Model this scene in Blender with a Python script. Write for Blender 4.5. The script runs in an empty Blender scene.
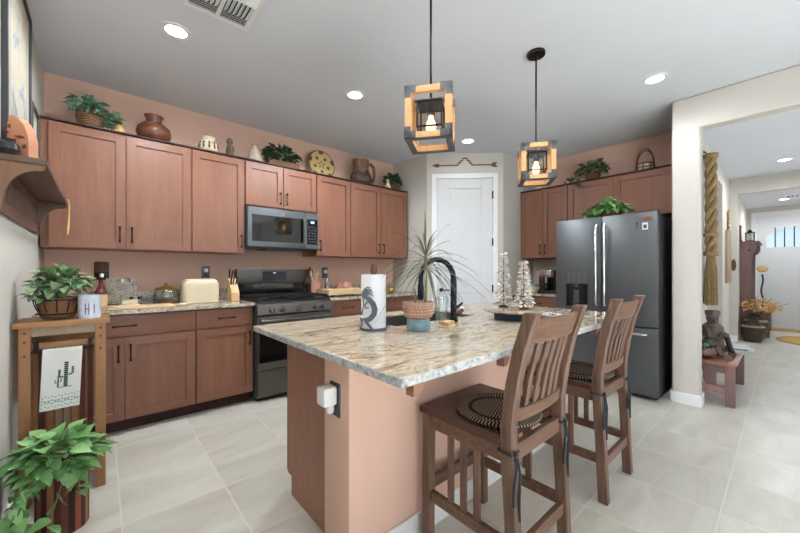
import bpy, bmesh, math, random
from mathutils import Vector, Matrix

# ------------------------------------------------------------------ camera, world, lights, exposure
scene = bpy.context.scene
C = scene.collection
YAW = math.radians(48.665)
cam_data = bpy.data.cameras.new('camera')
cam_data.sensor_width = 36.0
cam_data.lens = 340.0 * 36.0 / 800.0
cam_data.shift_y = 4.5 / 800.0
cam_data.clip_start = 0.02
cam = bpy.data.objects.new('camera', cam_data)
C.objects.link(cam)
cam.location = (0, 0, 1.2)
cam.rotation_euler = (math.radians(90), 0, YAW - math.radians(90))
scene.camera = cam

scene.view_settings.view_transform = 'Standard'
scene.view_settings.look = 'None'
scene.view_settings.gamma = 1.0
scene.view_settings.use_curve_mapping = False
scene.view_settings.exposure = 0.46
scene.cycles.use_denoising = True
scene.cycles.max_bounces = 10
scene.cycles.diffuse_bounces = 6
scene.cycles.sample_clamp_indirect = 6.0
scene.cycles.caustics_reflective = False
scene.cycles.caustics_refractive = False

world = bpy.data.worlds.new('sky')
scene.world = world
world.use_nodes = True
wn = world.node_tree.nodes
wn['Background'].inputs[0].default_value = (0.62, 0.78, 1.0, 1)
wn['Background'].inputs[1].default_value = 1.1

WIN_POWER, SIDE_FILL_POWER, HALL_FILL_POWER, CAN_POWER, SUN_POWER = 26.0, 52.0, 18.0, 17.5, 82.0


def area(name, loc, rot, sx, sy, power, col, spread=math.pi):
    d = bpy.data.lights.new(name, 'AREA')
    d.shape = 'RECTANGLE'
    d.size, d.size_y = sx, sy
    d.energy = power
    d.color = col
    d.spread = spread
    o = bpy.data.objects.new(name, d)
    C.objects.link(o)
    o.location = loc
    o.rotation_euler = rot
    return o


R = math.radians
# daylight through the big rear windows of the great room behind the photographer
area('daylight_rear_window', (1.75, -4.85, 1.2), (R(98), 0, 0), 3.3, 2.3, WIN_POWER, (0.95, 0.975, 1.0))
# the sun, added for bounce fill off the unseen floor through the added window
sun_d = bpy.data.lights.new('sun', 'SUN')
sun_d.energy = SUN_POWER
sun_d.angle = R(0.6)
sun_d.color = (0.88, 0.94, 1.0)
sun_o = bpy.data.objects.new('sun', sun_d)
C.objects.link(sun_o)
sun_o.location = (-6, -5, 7)
sun_o.rotation_euler = Vector((1.0, 0.45, -1.05)).to_track_quat('-Z', 'Y').to_euler()
area('added_side_fill', (-0.85, -2.4, 1.3), (R(97), 0, R(-90)), 2.4, 1.7, SIDE_FILL_POWER, (0.95, 0.975, 1.0))  # fill lamp at an added, unseen window in the left wall
area('added_hall_fill', (6.2, -2.1, 1.3), (R(112), 0, 0), 2.6, 1.6, HALL_FILL_POWER, (0.97, 0.98, 1.0))  # fill lamp for the hall, at added windows out of view
area('added_foyer_fill', (9.3, -2.1, 1.3), (R(112), 0, 0), 1.6, 1.4, HALL_FILL_POWER * 0.6, (0.97, 0.98, 1.0))  # fill lamp for the foyer, at the other added window


# ------------------------------------------------------------------ materials
def lin(v):
    v /= 255.0
    return v / 12.92 if v <= 0.04045 else ((v + 0.055) / 1.055) ** 2.4


def col(r, g, b):
    return (lin(r), lin(g), lin(b), 1)


class NT:
    def __init__(self, name):
        self.m = bpy.data.materials.new(name)
        self.m.use_nodes = True
        self.n = self.m.node_tree.nodes
        self.l = self.m.node_tree.links
        self.p = self.n['Principled BSDF']

    def new(self, t, **kw):
        x = self.n.new(t)
        for k, v in kw.items():
            setattr(x, k, v)
        return x

    def coords(self, scale=(1, 1, 1), rot=(0, 0, 0), loc=(0, 0, 0), src='Object'):
        tc = self.new('ShaderNodeTexCoord')
        mp = self.new('ShaderNodeMapping')
        mp.inputs['Scale'].default_value = scale
        mp.inputs['Rotation'].default_value = rot
        mp.inputs['Location'].default_value = loc
        self.l.new(tc.outputs[src], mp.inputs[0])
        return mp.outputs[0]

    def noise(self, vec, scale, detail=4, rough=0.6, dist=0.0):
        x = self.new('ShaderNodeTexNoise')
        x.inputs['Scale'].default_value = scale
        x.inputs['Detail'].default_value = detail
        x.inputs['Roughness'].default_value = rough
        x.inputs['Distortion'].default_value = dist
        self.l.new(vec, x.inputs['Vector'])
        return x.outputs['Fac']

    def ramp(self, fac, stops, interp='LINEAR'):
        x = self.new('ShaderNodeValToRGB')
        r = x.color_ramp
        r.interpolation = interp
        while len(r.elements) < len(stops):
            r.elements.new(0.5)
        for e, (p, c) in zip(r.elements, stops):
            e.position = p
            e.color = c
        self.l.new(fac, x.inputs[0])
        return x.outputs[0]

    def mix(self, fac, a, b, mode='MIX'):
        x = self.new('ShaderNodeMix', data_type='RGBA', blend_type=mode)
        for s, v in ((x.inputs[0], fac), (x.inputs[6], a), (x.inputs[7], b)):
            if hasattr(v, 'is_linked') or isinstance(v, bpy.types.NodeSocket):
                self.l.new(v, s)
            else:
                s.default_value = v
        return x.outputs[2]

    def math(self, op, a, b=0.0):
        x = self.new('ShaderNodeMath', operation=op)
        for s, v in ((x.inputs[0], a), (x.inputs[1], b)):
            if isinstance(v, bpy.types.NodeSocket):
                self.l.new(v, s)
            else:
                s.default_value = v
        return x.outputs[0]

    def base(self, sock):
        self.l.new(sock, self.p.inputs['Base Color'])

    def bump(self, fac, strength=0.1, dist=0.01):
        b = self.new('ShaderNodeBump')
        b.inputs['Strength'].default_value = strength
        b.inputs['Distance'].default_value = dist
        self.l.new(fac, b.inputs['Height'])
        self.l.new(b.outputs[0], self.p.inputs['Normal'])

    def set(self, rough=0.5, metal=0.0, spec=0.5, **kw):
        self.p.inputs['Roughness'].default_value = rough
        self.p.inputs['Metallic'].default_value = metal
        self.p.inputs['Specular IOR Level'].default_value = spec
        for k, v in kw.items():
            self.p.inputs[k.replace('_', ' ')].default_value = v
        return self


def plain(name, c, rough=0.5, metal=0.0, spec=0.5, var=0.06, scale=30, bump=0.0, **kw):
    t = NT(name).set(rough, metal, spec, **kw)
    v = t.coords()
    f = t.noise(v, scale, 3)
    dark = tuple(x * (1 - var) for x in c[:3]) + (1,)
    lite = tuple(min(1, x * (1 + var)) for x in c[:3]) + (1,)
    t.base(t.ramp(f, [(0.3, dark), (0.7, lite)]))
    if bump:
        t.bump(f, bump, 0.004)
    return t.m


def wood(name, c0, c1, axis='z', scale=1.0, rough=0.4, spec=0.4, fine=1.0, grain=0.5):
    t = NT(name).set(rough, 0, spec)
    s = {'x': (1.2, 14, 14), 'y': (14, 1.2, 14), 'z': (14, 14, 1.2)}[axis]
    v = t.coords(tuple(k * scale for k in s))
    a = t.noise(v, 1.6, 6, 0.65, 0.6)
    v2 = t.coords((2.2 * scale, 2.2 * scale, 2.2 * scale))
    b = t.noise(v2, 1.7, 3, 0.5, 0.3)
    x = t.ramp(a, [(0.28, c0), (0.72, c1)])
    mid = tuple((p + q) / 2 for p, q in zip(c0, c1))
    y = t.ramp(b, [(0.3, tuple(k * 0.9 for k in mid[:3]) + (1,)), (0.7, tuple(min(1, k * 1.1) for k in mid[:3]) + (1,))])
    t.base(t.mix(1 - grain, x, y))
    t.bump(a, 0.04 * fine, 0.002)
    return t.m


def emit(name, c, strength):
    t = NT(name)
    t.p.inputs['Base Color'].default_value = c
    t.p.inputs['Emission Color'].default_value = c
    t.p.inputs['Emission Strength'].default_value = strength
    return t.m


def glass(name, c=(1, 1, 1, 1), rough=0.02, ior=1.45):
    t = NT(name).set(rough, 0, 0.5)
    t.p.inputs['Base Color'].default_value = c
    t.p.inputs['Transmission Weight'].default_value = 1.0
    t.p.inputs['IOR'].default_value = ior
    return t.m


def pane(name, tint=(1, 1, 1, 1), refl=0.12):
    t = NT(name)
    g = t.new('ShaderNodeBsdfTransparent')
    g.inputs[0].default_value = tint
    s = t.new('ShaderNodeBsdfGlossy')
    s.inputs['Roughness'].default_value = 0.03
    x = t.new('ShaderNodeMixShader')
    x.inputs[0].default_value = refl
    t.l.new(g.outputs[0], x.inputs[1])
    t.l.new(s.outputs[0], x.inputs[2])
    t.l.new(x.outputs[0], t.n['Material Output'].inputs[0])
    return t.m


def leafmat(name, cols, rough=0.45):
    t = NT(name).set(rough, 0, 0.4)
    g = t.new('ShaderNodeNewGeometry')
    n = len(cols)
    a = t.ramp(g.outputs['Random Per Island'], [(i / max(1, n - 1), c) for i, c in enumerate(cols)])
    v = t.coords()
    f = t.noise(v, 40, 2)
    t.base(t.mix(t.math('MULTIPLY', f, 0.35), a, tuple(min(1, k * 1.8 + 0.02) for k in cols[-1][:3]) + (1,)))
    return t.m


def wallpaint(name, c, bump=0.06):
    t = NT(name).set(0.75, 0, 0.25)
    v = t.coords()
    f = t.noise(v, 90, 2)
    g = t.noise(v, 1.3, 2)
    t.base(t.ramp(g, [(0.3, tuple(k * 0.98 for k in c[:3]) + (1,)), (0.7, tuple(min(1, k * 1.02) for k in c[:3]) + (1,))]))
    t.bump(f, bump, 0.004)
    return t.m


def tilefloor():
    t = NT('floor_tile').set(0.32, 0, 0.45)
    v = t.coords((1, 1, 1), (0, 0, 0), (-0.0745, -0.2175, 0))
    br = t.new('ShaderNodeTexBrick')
    br.offset = 0.0
    br.squash = 1.0
    br.inputs['Scale'].default_value = 1.0
    br.inputs['Brick Width'].default_value = 0.446
    br.inputs['Row Height'].default_value = 0.462
    br.inputs['Mortar Size'].default_value = 0.0032
    br.inputs['Mortar Smooth'].default_value = 0.2
    br.inputs['Color1'].default_value = (0.62, 0.62, 0.62, 1)
    br.inputs['Color2'].default_value = (1.0, 1.0, 1.0, 1)
    br.inputs['Mortar'].default_value = (0.5, 0.5, 0.5, 1)
    t.l.new(v, br.inputs['Vector'])
    # veining whose offset jumps from tile to tile
    off = t.new('ShaderNodeVectorMath', operation='MULTIPLY_ADD')
    off.inputs[1].default_value = (40, 17, 5)
    t.l.new(br.outputs['Color'], off.inputs[0])
    t.l.new(t.coords((1.0, 3.2, 1), (0, 0, R(20))), off.inputs[2])
    a = t.noise(off.outputs[0], 1.4, 6, 0.62, 0.8)
    fine = t.noise(t.coords((1, 1, 1)), 60, 3)
    c = t.ramp(a, [(0.28, col(180, 175, 163)), (0.5, col(198, 194, 183)), (0.72, col(214, 211, 202))])
    c = t.mix(0.12, c, t.ramp(fine, [(0.3, col(160, 152, 140)), (0.7, col(206, 200, 190))]))
    c = t.mix(0.5, c, t.mix(1.0, c, t.mix(0.45, (1, 1, 1, 1), br.outputs['Color'], 'MULTIPLY'), 'MULTIPLY'))
    c = t.mix(t.math('MULTIPLY', br.outputs['Fac'], 0.6), c, col(222, 218, 210))
    t.base(c)
    t.bump(t.math('SUBTRACT', 1.0, br.outputs['Fac']), 0.15, 0.003)
    return t.m


def island_stone(edge=False):
    t = NT('island_granite_edge' if edge else 'island_granite')
    t.set(0.5 if edge else 0.07, 0, 0.6)
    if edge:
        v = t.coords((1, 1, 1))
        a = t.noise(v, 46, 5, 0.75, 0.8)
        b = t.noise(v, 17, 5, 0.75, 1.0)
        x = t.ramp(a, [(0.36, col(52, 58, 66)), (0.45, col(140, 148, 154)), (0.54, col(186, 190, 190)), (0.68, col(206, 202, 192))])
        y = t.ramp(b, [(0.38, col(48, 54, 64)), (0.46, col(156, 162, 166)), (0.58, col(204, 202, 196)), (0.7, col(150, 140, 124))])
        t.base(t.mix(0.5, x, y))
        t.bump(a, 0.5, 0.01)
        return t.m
    v = t.coords((1.0, 3.0, 1.0), (0, 0, R(38)))
    a = t.noise(v, 2.3, 9, 0.66, 1.5)
    b = t.noise(v, 6.0, 7, 0.72, 1.2)
    d = t.noise(t.coords(), 90, 4, 0.75)
    x = t.ramp(a, [(0.34, col(66, 56, 48)), (0.40, col(126, 102, 76)), (0.45, col(186, 160, 126)), (0.49, col(208, 198, 180)), (0.53, col(150, 126, 98)), (0.57, col(204, 194, 178)), (0.62, col(164, 160, 156)), (0.68, col(84, 80, 78))])
    y = t.ramp(b, [(0.37, col(58, 50, 44)), (0.43, col(138, 110, 80)), (0.49, col(210, 198, 176)), (0.57, col(176, 166, 154)), (0.66, col(104, 102, 102))])
    z = t.ramp(d, [(0.36, col(60, 56, 54)), (0.48, col(190, 172, 146)), (0.64, col(226, 218, 206))])
    c = t.mix(0.38, x, y)
    t.base(t.mix(0.1, c, z))
    return t.m


def speckled_stone():
    t = NT('perimeter_granite').set(0.1, 0, 0.55)
    v = t.coords()
    a = t.noise(v, 20, 6, 0.8, 0.8)
    b = t.noise(v, 60, 4, 0.75)
    x = t.ramp(a, [(0.36, col(40, 37, 38)), (0.43, col(120, 108, 98)), (0.50, col(196, 184, 164)), (0.60, col(206, 196, 180)), (0.70, col(96, 94, 98))])
    y = t.ramp(b, [(0.36, col(36, 33, 34)), (0.46, col(170, 158, 140)), (0.64, col(220, 212, 196))])
    t.base(t.mix(0.45, x, y))
    return t.m


def rings(name, stops, scale, rough=0.9, jitter=0.0):
    """Bands round the local z axis: a braided mat, a coiled basket."""
    t = NT(name).set(rough, 0, 0.2)
    tc = t.new('ShaderNodeTexCoord')
    sep = t.new('ShaderNodeSeparateXYZ')
    t.l.new(tc.outputs['Object'], sep.inputs[0])
    r2 = t.math('ADD', t.math('POWER', sep.outputs[0], 2.0), t.math('POWER', sep.outputs[1], 2.0))
    r = t.math('POWER', r2, 0.5)
    return t, sep, r, tc


def braided():
    t, sep, r, tc = rings('braided_rag', None, 1)
    ang = t.math('ARCTAN2', sep.outputs[1], sep.outputs[0])
    n = t.math('FLOOR', t.math('MULTIPLY', r, 62.0))
    ph = t.math('ADD', t.math('MULTIPLY', ang, t.math('ADD', t.math('MULTIPLY', n, 7.0), 9.0)), t.math('MULTIPLY', t.math('MULTIPLY', n, n), 1.7))
    s = t.math('SINE', ph)
    c = t.ramp(t.math('ADD', t.math('MULTIPLY', s, 0.5), 0.5), [(0.45, col(32, 29, 29)), (0.72, col(72, 60, 52)), (0.9, col(184, 166, 142))])
    band = t.ramp(t.math('MULTIPLY', r, 4.0), [(0.0, (0, 0, 0, 1)), (0.42, (0, 0, 0, 1)), (0.43, (1, 1, 1, 1)), (0.49, (1, 1, 1, 1)), (0.5, (0, 0, 0, 1))], 'CONSTANT')
    t.base(t.mix(band, c, col(22, 22, 24)))
    t.bump(s, 0.4, 0.006)
    return t.m


def coiled_plate():
    t, sep, r, tc = rings('coiled_basketry', None, 1)
    ang = t.math('ARCTAN2', sep.outputs[1], sep.outputs[0])
    petal = t.math('MULTIPLY', t.math('SINE', t.math('MULTIPLY', ang, 5.0)), t.math('SINE', t.math('MULTIPLY', r, 52.0)))
    rim = t.math('GREATER_THAN', r, 0.163)
    star = t.math('MAXIMUM', t.math('MULTIPLY', petal, 1.0), rim)
    c = t.ramp(star, [(0.0, col(212, 188, 132)), (0.42, col(206, 180, 122)), (0.52, col(110, 78, 46)), (0.75, col(70, 46, 30))])
    coil = t.math('SINE', t.math('MULTIPLY', r, 520.0))
    t.base(t.mix(0.25, c, t.ramp(coil, [(0.2, col(120, 92, 52)), (0.8, col(222, 198, 140))])))
    t.bump(coil, 0.3, 0.004)
    return t.m


M = {}
M['ceiling'] = wallpaint('ceiling_paint', col(213, 217, 225))
M['pink'] = wallpaint('terracotta_pink_paint', col(213, 178, 161))
M['greige'] = wallpaint('greige_paint', col(194, 190, 182))
M['trim'] = plain('white_trim_paint', col(226, 226, 226), 0.45, var=0.02)
M['door'] = plain('white_door_paint', col(206, 207, 209), 0.4, var=0.02)
M['floor'] = tilefloor()
M['cab'] = wood('stained_maple', col(108, 70, 54), col(145, 101, 81), 'z', 0.6, 0.38)
M['cabh'] = wood('stained_maple_cross', col(108, 70, 54), col(145, 101, 81), 'x', 0.6, 0.38)
M['panelwood'] = wood('island_panel_wood', col(134, 96, 80), col(162, 118, 100), 'z', 1.0, 0.45)
M['gap'] = plain('cabinet_dark_board', col(58, 32, 26), 0.7)  # dark brown for toe kicks and top trim
M['bronze'] = plain('oil_rubbed_bronze', col(34, 28, 27), 0.38, 0.7)
M['black'] = plain('black_plastic', col(24, 24, 26), 0.35)
M['blackgloss'] = plain('black_glass', col(14, 15, 17), 0.06, spec=0.7, var=0.0)
M['iron'] = plain('cast_iron', col(30, 30, 31), 0.6, 0.3)
M['slate'] = plain('slate_steel', col(100, 103, 106), 0.36, 0.75, var=0.02, scale=4)
M['slateside'] = plain('slate_side', col(62, 64, 68), 0.5, 0.2, var=0.02)
M['rangeslate'] = plain('warm_slate_steel', col(98, 95, 90), 0.36, 0.75, var=0.02, scale=4)
M['steel'] = plain('brushed_steel', col(196, 198, 200), 0.22, 1.0, var=0.03)
M['granite'] = speckled_stone()
M['islandtop'] = island_stone()
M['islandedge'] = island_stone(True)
M['stool'] = wood('oiled_oak_stool', col(52, 37, 31), col(130, 99, 82), 'z', 2.0, 0.36, fine=4, grain=0.8)
M['stoolh'] = wood('oiled_oak_cross', col(56, 39, 32), col(134, 99, 78), 'x', 2.0, 0.34, fine=4, grain=0.75)
M['stoolseat'] = wood('oiled_oak_seat', col(50, 32, 28), col(94, 62, 52), 'y', 1.2, 0.26, fine=2, grain=0.7)
M['braid'] = braided()
M['cord'] = plain('dark_cotton_tie', col(38, 44, 52), 0.9)
M['cart'] = wood('light_pine', col(136, 96, 62), col(176, 130, 88), 'z', 1.0, 0.5)
M['carth'] = wood('light_pine_cross', col(142, 100, 66), col(180, 134, 92), 'x', 1.0, 0.45)
M['cartdark'] = wood('dark_slat_wood', col(84, 48, 38), col(116, 66, 52), 'z', 1.0, 0.5)
M['greywood'] = wood('weathered_slat', col(140, 122, 102), col(176, 158, 136), 'z', 1.4, 0.6)
M['pendwood'] = wood('pendant_pine', col(190, 140, 92), col(224, 180, 128), 'z', 1.0, 0.5)
M['pendmetal'] = plain('gunmetal_bracket', col(86, 86, 88), 0.45, 0.4)
M['bulb'] = emit('glowing_filament', (1.0, 0.62, 0.26, 1), 26.0)
M['amberglass'] = emit('glowing_bulb_glass', (1.0, 0.66, 0.30, 1), 4.5)
M['meshglass'] = pane('smoked_mesh_glass', (0.95, 0.92, 0.88, 1), 0.05)
M['lamp'] = emit('led_lens', (1.0, 0.98, 0.94, 1), 9.0)
M['white'] = plain('white_plastic', col(228, 229, 230), 0.4, var=0.02)
M['paper'] = plain('white_paper_towel', col(238, 239, 242), 0.9, var=0.02, scale=120, bump=0.2)
M['kokopelli'] = plain('grey_painted_metal', col(92, 98, 108), 0.5, 0.2)
M['terracotta'] = plain('terracotta_clay', col(178, 138, 122), 0.75, var=0.12)
M['soil'] = plain('potting_soil', col(52, 38, 30), 0.95, var=0.3, scale=80)
M['teal'] = plain('teal_glaze', col(128, 164, 174), 0.1, var=0.25, scale=25)
M['navy'] = plain('navy_painted_wood', col(40, 56, 72), 0.6, var=0.2)
M['faucet'] = plain('dark_blue_black_metal', col(36, 46, 58), 0.2, 0.8)
M['sink'] = plain('dark_composite_sink', col(60, 62, 64), 0.4)
M['ivy'] = leafmat('ivy_leaf', [col(50, 84, 56), col(78, 118, 76), col(118, 150, 104), col(58, 96, 76), col(150, 172, 126)])
M['pothos'] = leafmat('pothos_leaf', [col(48, 94, 52), col(80, 134, 72), col(116, 164, 98), col(62, 112, 64), col(140, 180, 116)])
M['frost'] = leafmat('frosted_leaf', [col(56, 104, 76), col(100, 148, 118), col(168, 194, 168), col(72, 120, 92)])
M['darkivy'] = leafmat('dark_ivy_leaf', [col(22, 44, 26), col(36, 70, 36), col(58, 96, 50), col(34, 60, 38)])
M['variegated'] = leafmat('variegated_leaf', [col(36, 58, 38), col(58, 84, 48), col(168, 170, 120), col(44, 70, 44)])
M['spike'] = leafmat('spiky_leaf', [col(66, 58, 54), col(78, 88, 58), col(56, 64, 46), col(92, 76, 72), col(104, 112, 72)])
M['snow'] = leafmat('snow_twig', [col(240, 240, 238), col(222, 216, 210), col(234, 232, 230), col(178, 164, 152)], 0.8)
M['orange'] = leafmat('dried_orange_leaf', [col(206, 158, 84), col(226, 184, 116), col(190, 138, 68)])
M['stem'] = plain('plant_stem', col(96, 104, 62), 0.7)
M['bark'] = plain('bare_stem', col(120, 110, 84), 0.8)
M['wicker'] = wood('woven_wicker', col(86, 58, 40), col(132, 96, 66), 'x', 4.0, 0.7, fine=8)
M['tan'] = plain('tan_clay', col(206, 172, 112), 0.7, var=0.15)
M['vase'] = plain('mottled_brown_glaze', col(98, 58, 42), 0.22, var=0.4, scale=14)
M['cream'] = plain('cream_ceramic', col(222, 208, 180), 0.5, var=0.08)
M['paintedpot'] = plain('painted_figure_band', col(122, 96, 74), 0.6, var=0.5, scale=60)
M['stonecarve'] = plain('carved_grey_brown_stone', col(108, 92, 78), 0.8, var=0.4, scale=50, bump=0.4)
M['pitcher'] = plain('stitched_brown_clay', col(118, 84, 64), 0.55, var=0.25, scale=25)
M['pitcherdark'] = plain('dark_glossy_glaze', col(58, 48, 46), 0.15, var=0.3)
M['plate'] = coiled_plate()
M['block'] = wood('blonde_wood', col(200, 166, 120), col(226, 198, 156), 'x', 1.2, 0.5)
M['blockz'] = wood('blonde_wood_upright', col(196, 160, 114), col(224, 192, 148), 'z', 1.2, 0.5)
M['walnut'] = wood('walnut_wood', col(70, 44, 34), col(104, 68, 50), 'z', 1.5, 0.5)
M['maroon'] = plain('maroon_lacquer', col(92, 34, 34), 0.2)


def quilted():
    t = NT('quilted_cream_cloth').set(0.9, 0, 0.2)
    tc = t.new('ShaderNodeTexCoord')
    sep = t.new('ShaderNodeSeparateXYZ')
    t.l.new(tc.outputs['Object'], sep.inputs[0])
    u = t.math('MULTIPLY', t.math('ADD', sep.outputs[0], sep.outputs[2]), 190.0)
    w = t.math('MULTIPLY', t.math('SUBTRACT', sep.outputs[0], sep.outputs[2]), 190.0)
    h = t.math('POWER', t.math('ABSOLUTE', t.math('MULTIPLY', t.math('SINE', u), t.math('SINE', w))), 0.5)
    t.base(t.ramp(h, [(0.1, col(196, 180, 150)), (0.5, col(222, 209, 180))]))
    t.bump(h, 0.6, 0.004)
    return t.m


M['quilt'] = quilted()
M['gold'] = plain('brushed_brass', col(196, 160, 96), 0.3, 0.9)
M['clear'] = pane('clear_glass', (0.93, 0.96, 0.96, 1), 0.14)
M['cookie'] = plain('baked_biscuit', col(176, 116, 70), 0.9, var=0.2)
M['pinkclay'] = plain('pink_clay', col(196, 140, 122), 0.6, var=0.1)
M['linen'] = plain('white_linen', col(226, 226, 222), 0.95, var=0.03, scale=300)
M['cactus'] = plain('dark_green_embroidery', col(58, 82, 66), 0.95)
M['tealthread'] = plain('teal_embroidery', col(112, 156, 140), 0.95)
M['purple'] = plain('purple_print', col(128, 104, 150), 0.5)
M['tin'] = plain('pale_blue_tin', col(208, 216, 230), 0.25, 0.0)
M['shelf'] = wood('dark_mantel_wood', col(82, 62, 54), col(112, 88, 76), 'y', 1.0, 0.5)
M['shelfface'] = wood('brown_oak_face', col(104, 76, 58), col(142, 108, 84), 'z', 2.0, 0.5, fine=4)
M['adobe'] = plain('adobe_clay', col(190, 134, 104), 0.85, var=0.08)
M['adobedark'] = plain('adobe_window_brown', col(112, 58, 48), 0.8)
M['mat_board'] = plain('cream_mat_board', col(168, 162, 146), 0.8, var=0.03)
M['frameblack'] = plain('dark_picture_frame', col(58, 62, 66), 0.45)
M['straw'] = plain('gold_straw_rope', col(146, 122, 84), 0.9, var=0.35, scale=60, bump=0.5)
M['mauve'] = wood('mauve_brown_bench_wood', col(96, 72, 70), col(134, 106, 102), 'z', 1.0, 0.5)
M['benchtop'] = wood('red_brown_bench_top', col(124, 82, 68), col(160, 112, 92), 'x', 1.0, 0.3)
M['statue'] = plain('carved_dark_wood', col(88, 70, 64), 0.6, var=0.25, scale=20)
M['pot_black'] = plain('dark_bronze_pottery', col(56, 44, 36), 0.25, var=0.3, scale=15)
M['pot_band'] = plain('tan_pottery_band', col(140, 116, 92), 0.3, var=0.2)
M['rug'] = plain('straw_yellow_rug', col(196, 160, 86), 0.95, var=0.15, scale=60)
M['rugdark'] = plain('rug_tan_border', col(170, 138, 84), 0.95, var=0.15, scale=60)
M['display'] = emit('blue_clock_digits', (0.4, 0.7, 1.0, 1), 0.45)
M['printed'] = plain('printed_magazine', col(206, 208, 206), 0.5, var=0.15, scale=25)
M['printdark'] = plain('dark_magazine_cover', col(70, 74, 76), 0.5, var=0.4, scale=25)
M['rose'] = plain('dusty_rose_panel', col(150, 118, 112), 0.8, var=0.2)
M['aqua'] = plain('aqua_bowl_glaze', col(150, 182, 186), 0.3)
M['silverplate'] = plain('grey_outlet_plate', col(86, 94, 100), 0.35, 0.6)
M['rustplate'] = plain('rusted_metal', col(126, 88, 68), 0.6, 0.5)


def stripes(name, cols, n):
    """Vertical stripes round the local z axis."""
    t, sep, r, tc = rings(name, None, 1, 0.5)
    ang = t.math('ARCTAN2', sep.outputs[1], sep.outputs[0])
    k = t.math('FRACT', t.math('MULTIPLY', t.math('ADD', ang, 3.1416), n / 6.2832))
    t.base(t.ramp(k, [(i / len(cols), c) for i, c in enumerate(cols)], 'CONSTANT'))
    return t.m


M['striped'] = stripes('striped_wood_staves', [col(96, 50, 44), col(44, 30, 28), col(134, 72, 58), col(64, 36, 32), col(150, 108, 74), col(80, 40, 38)], 4)


def picture_mat(name, cols):
    t = NT(name).set(0.5)
    a = t.noise(t.coords((1, 1, 1)), 5.0, 5, 0.6, 1.0)
    t.base(t.ramp(a, [(0.25 + 0.5 * i / (len(cols) - 1), c) for i, c in enumerate(cols)]))
    return t.m


M['art'] = picture_mat('watercolour_print', [col(112, 116, 96), col(164, 156, 134), col(178, 172, 156), col(122, 132, 150), col(140, 138, 114)])
M['art_small'] = picture_mat('small_watercolour_print', [col(170, 160, 128), col(208, 200, 176), col(150, 146, 120)])
M['tapestry'] = picture_mat('faded_brown_hanging', [col(112, 86, 68), col(168, 142, 112), col(134, 106, 84)])


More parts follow.
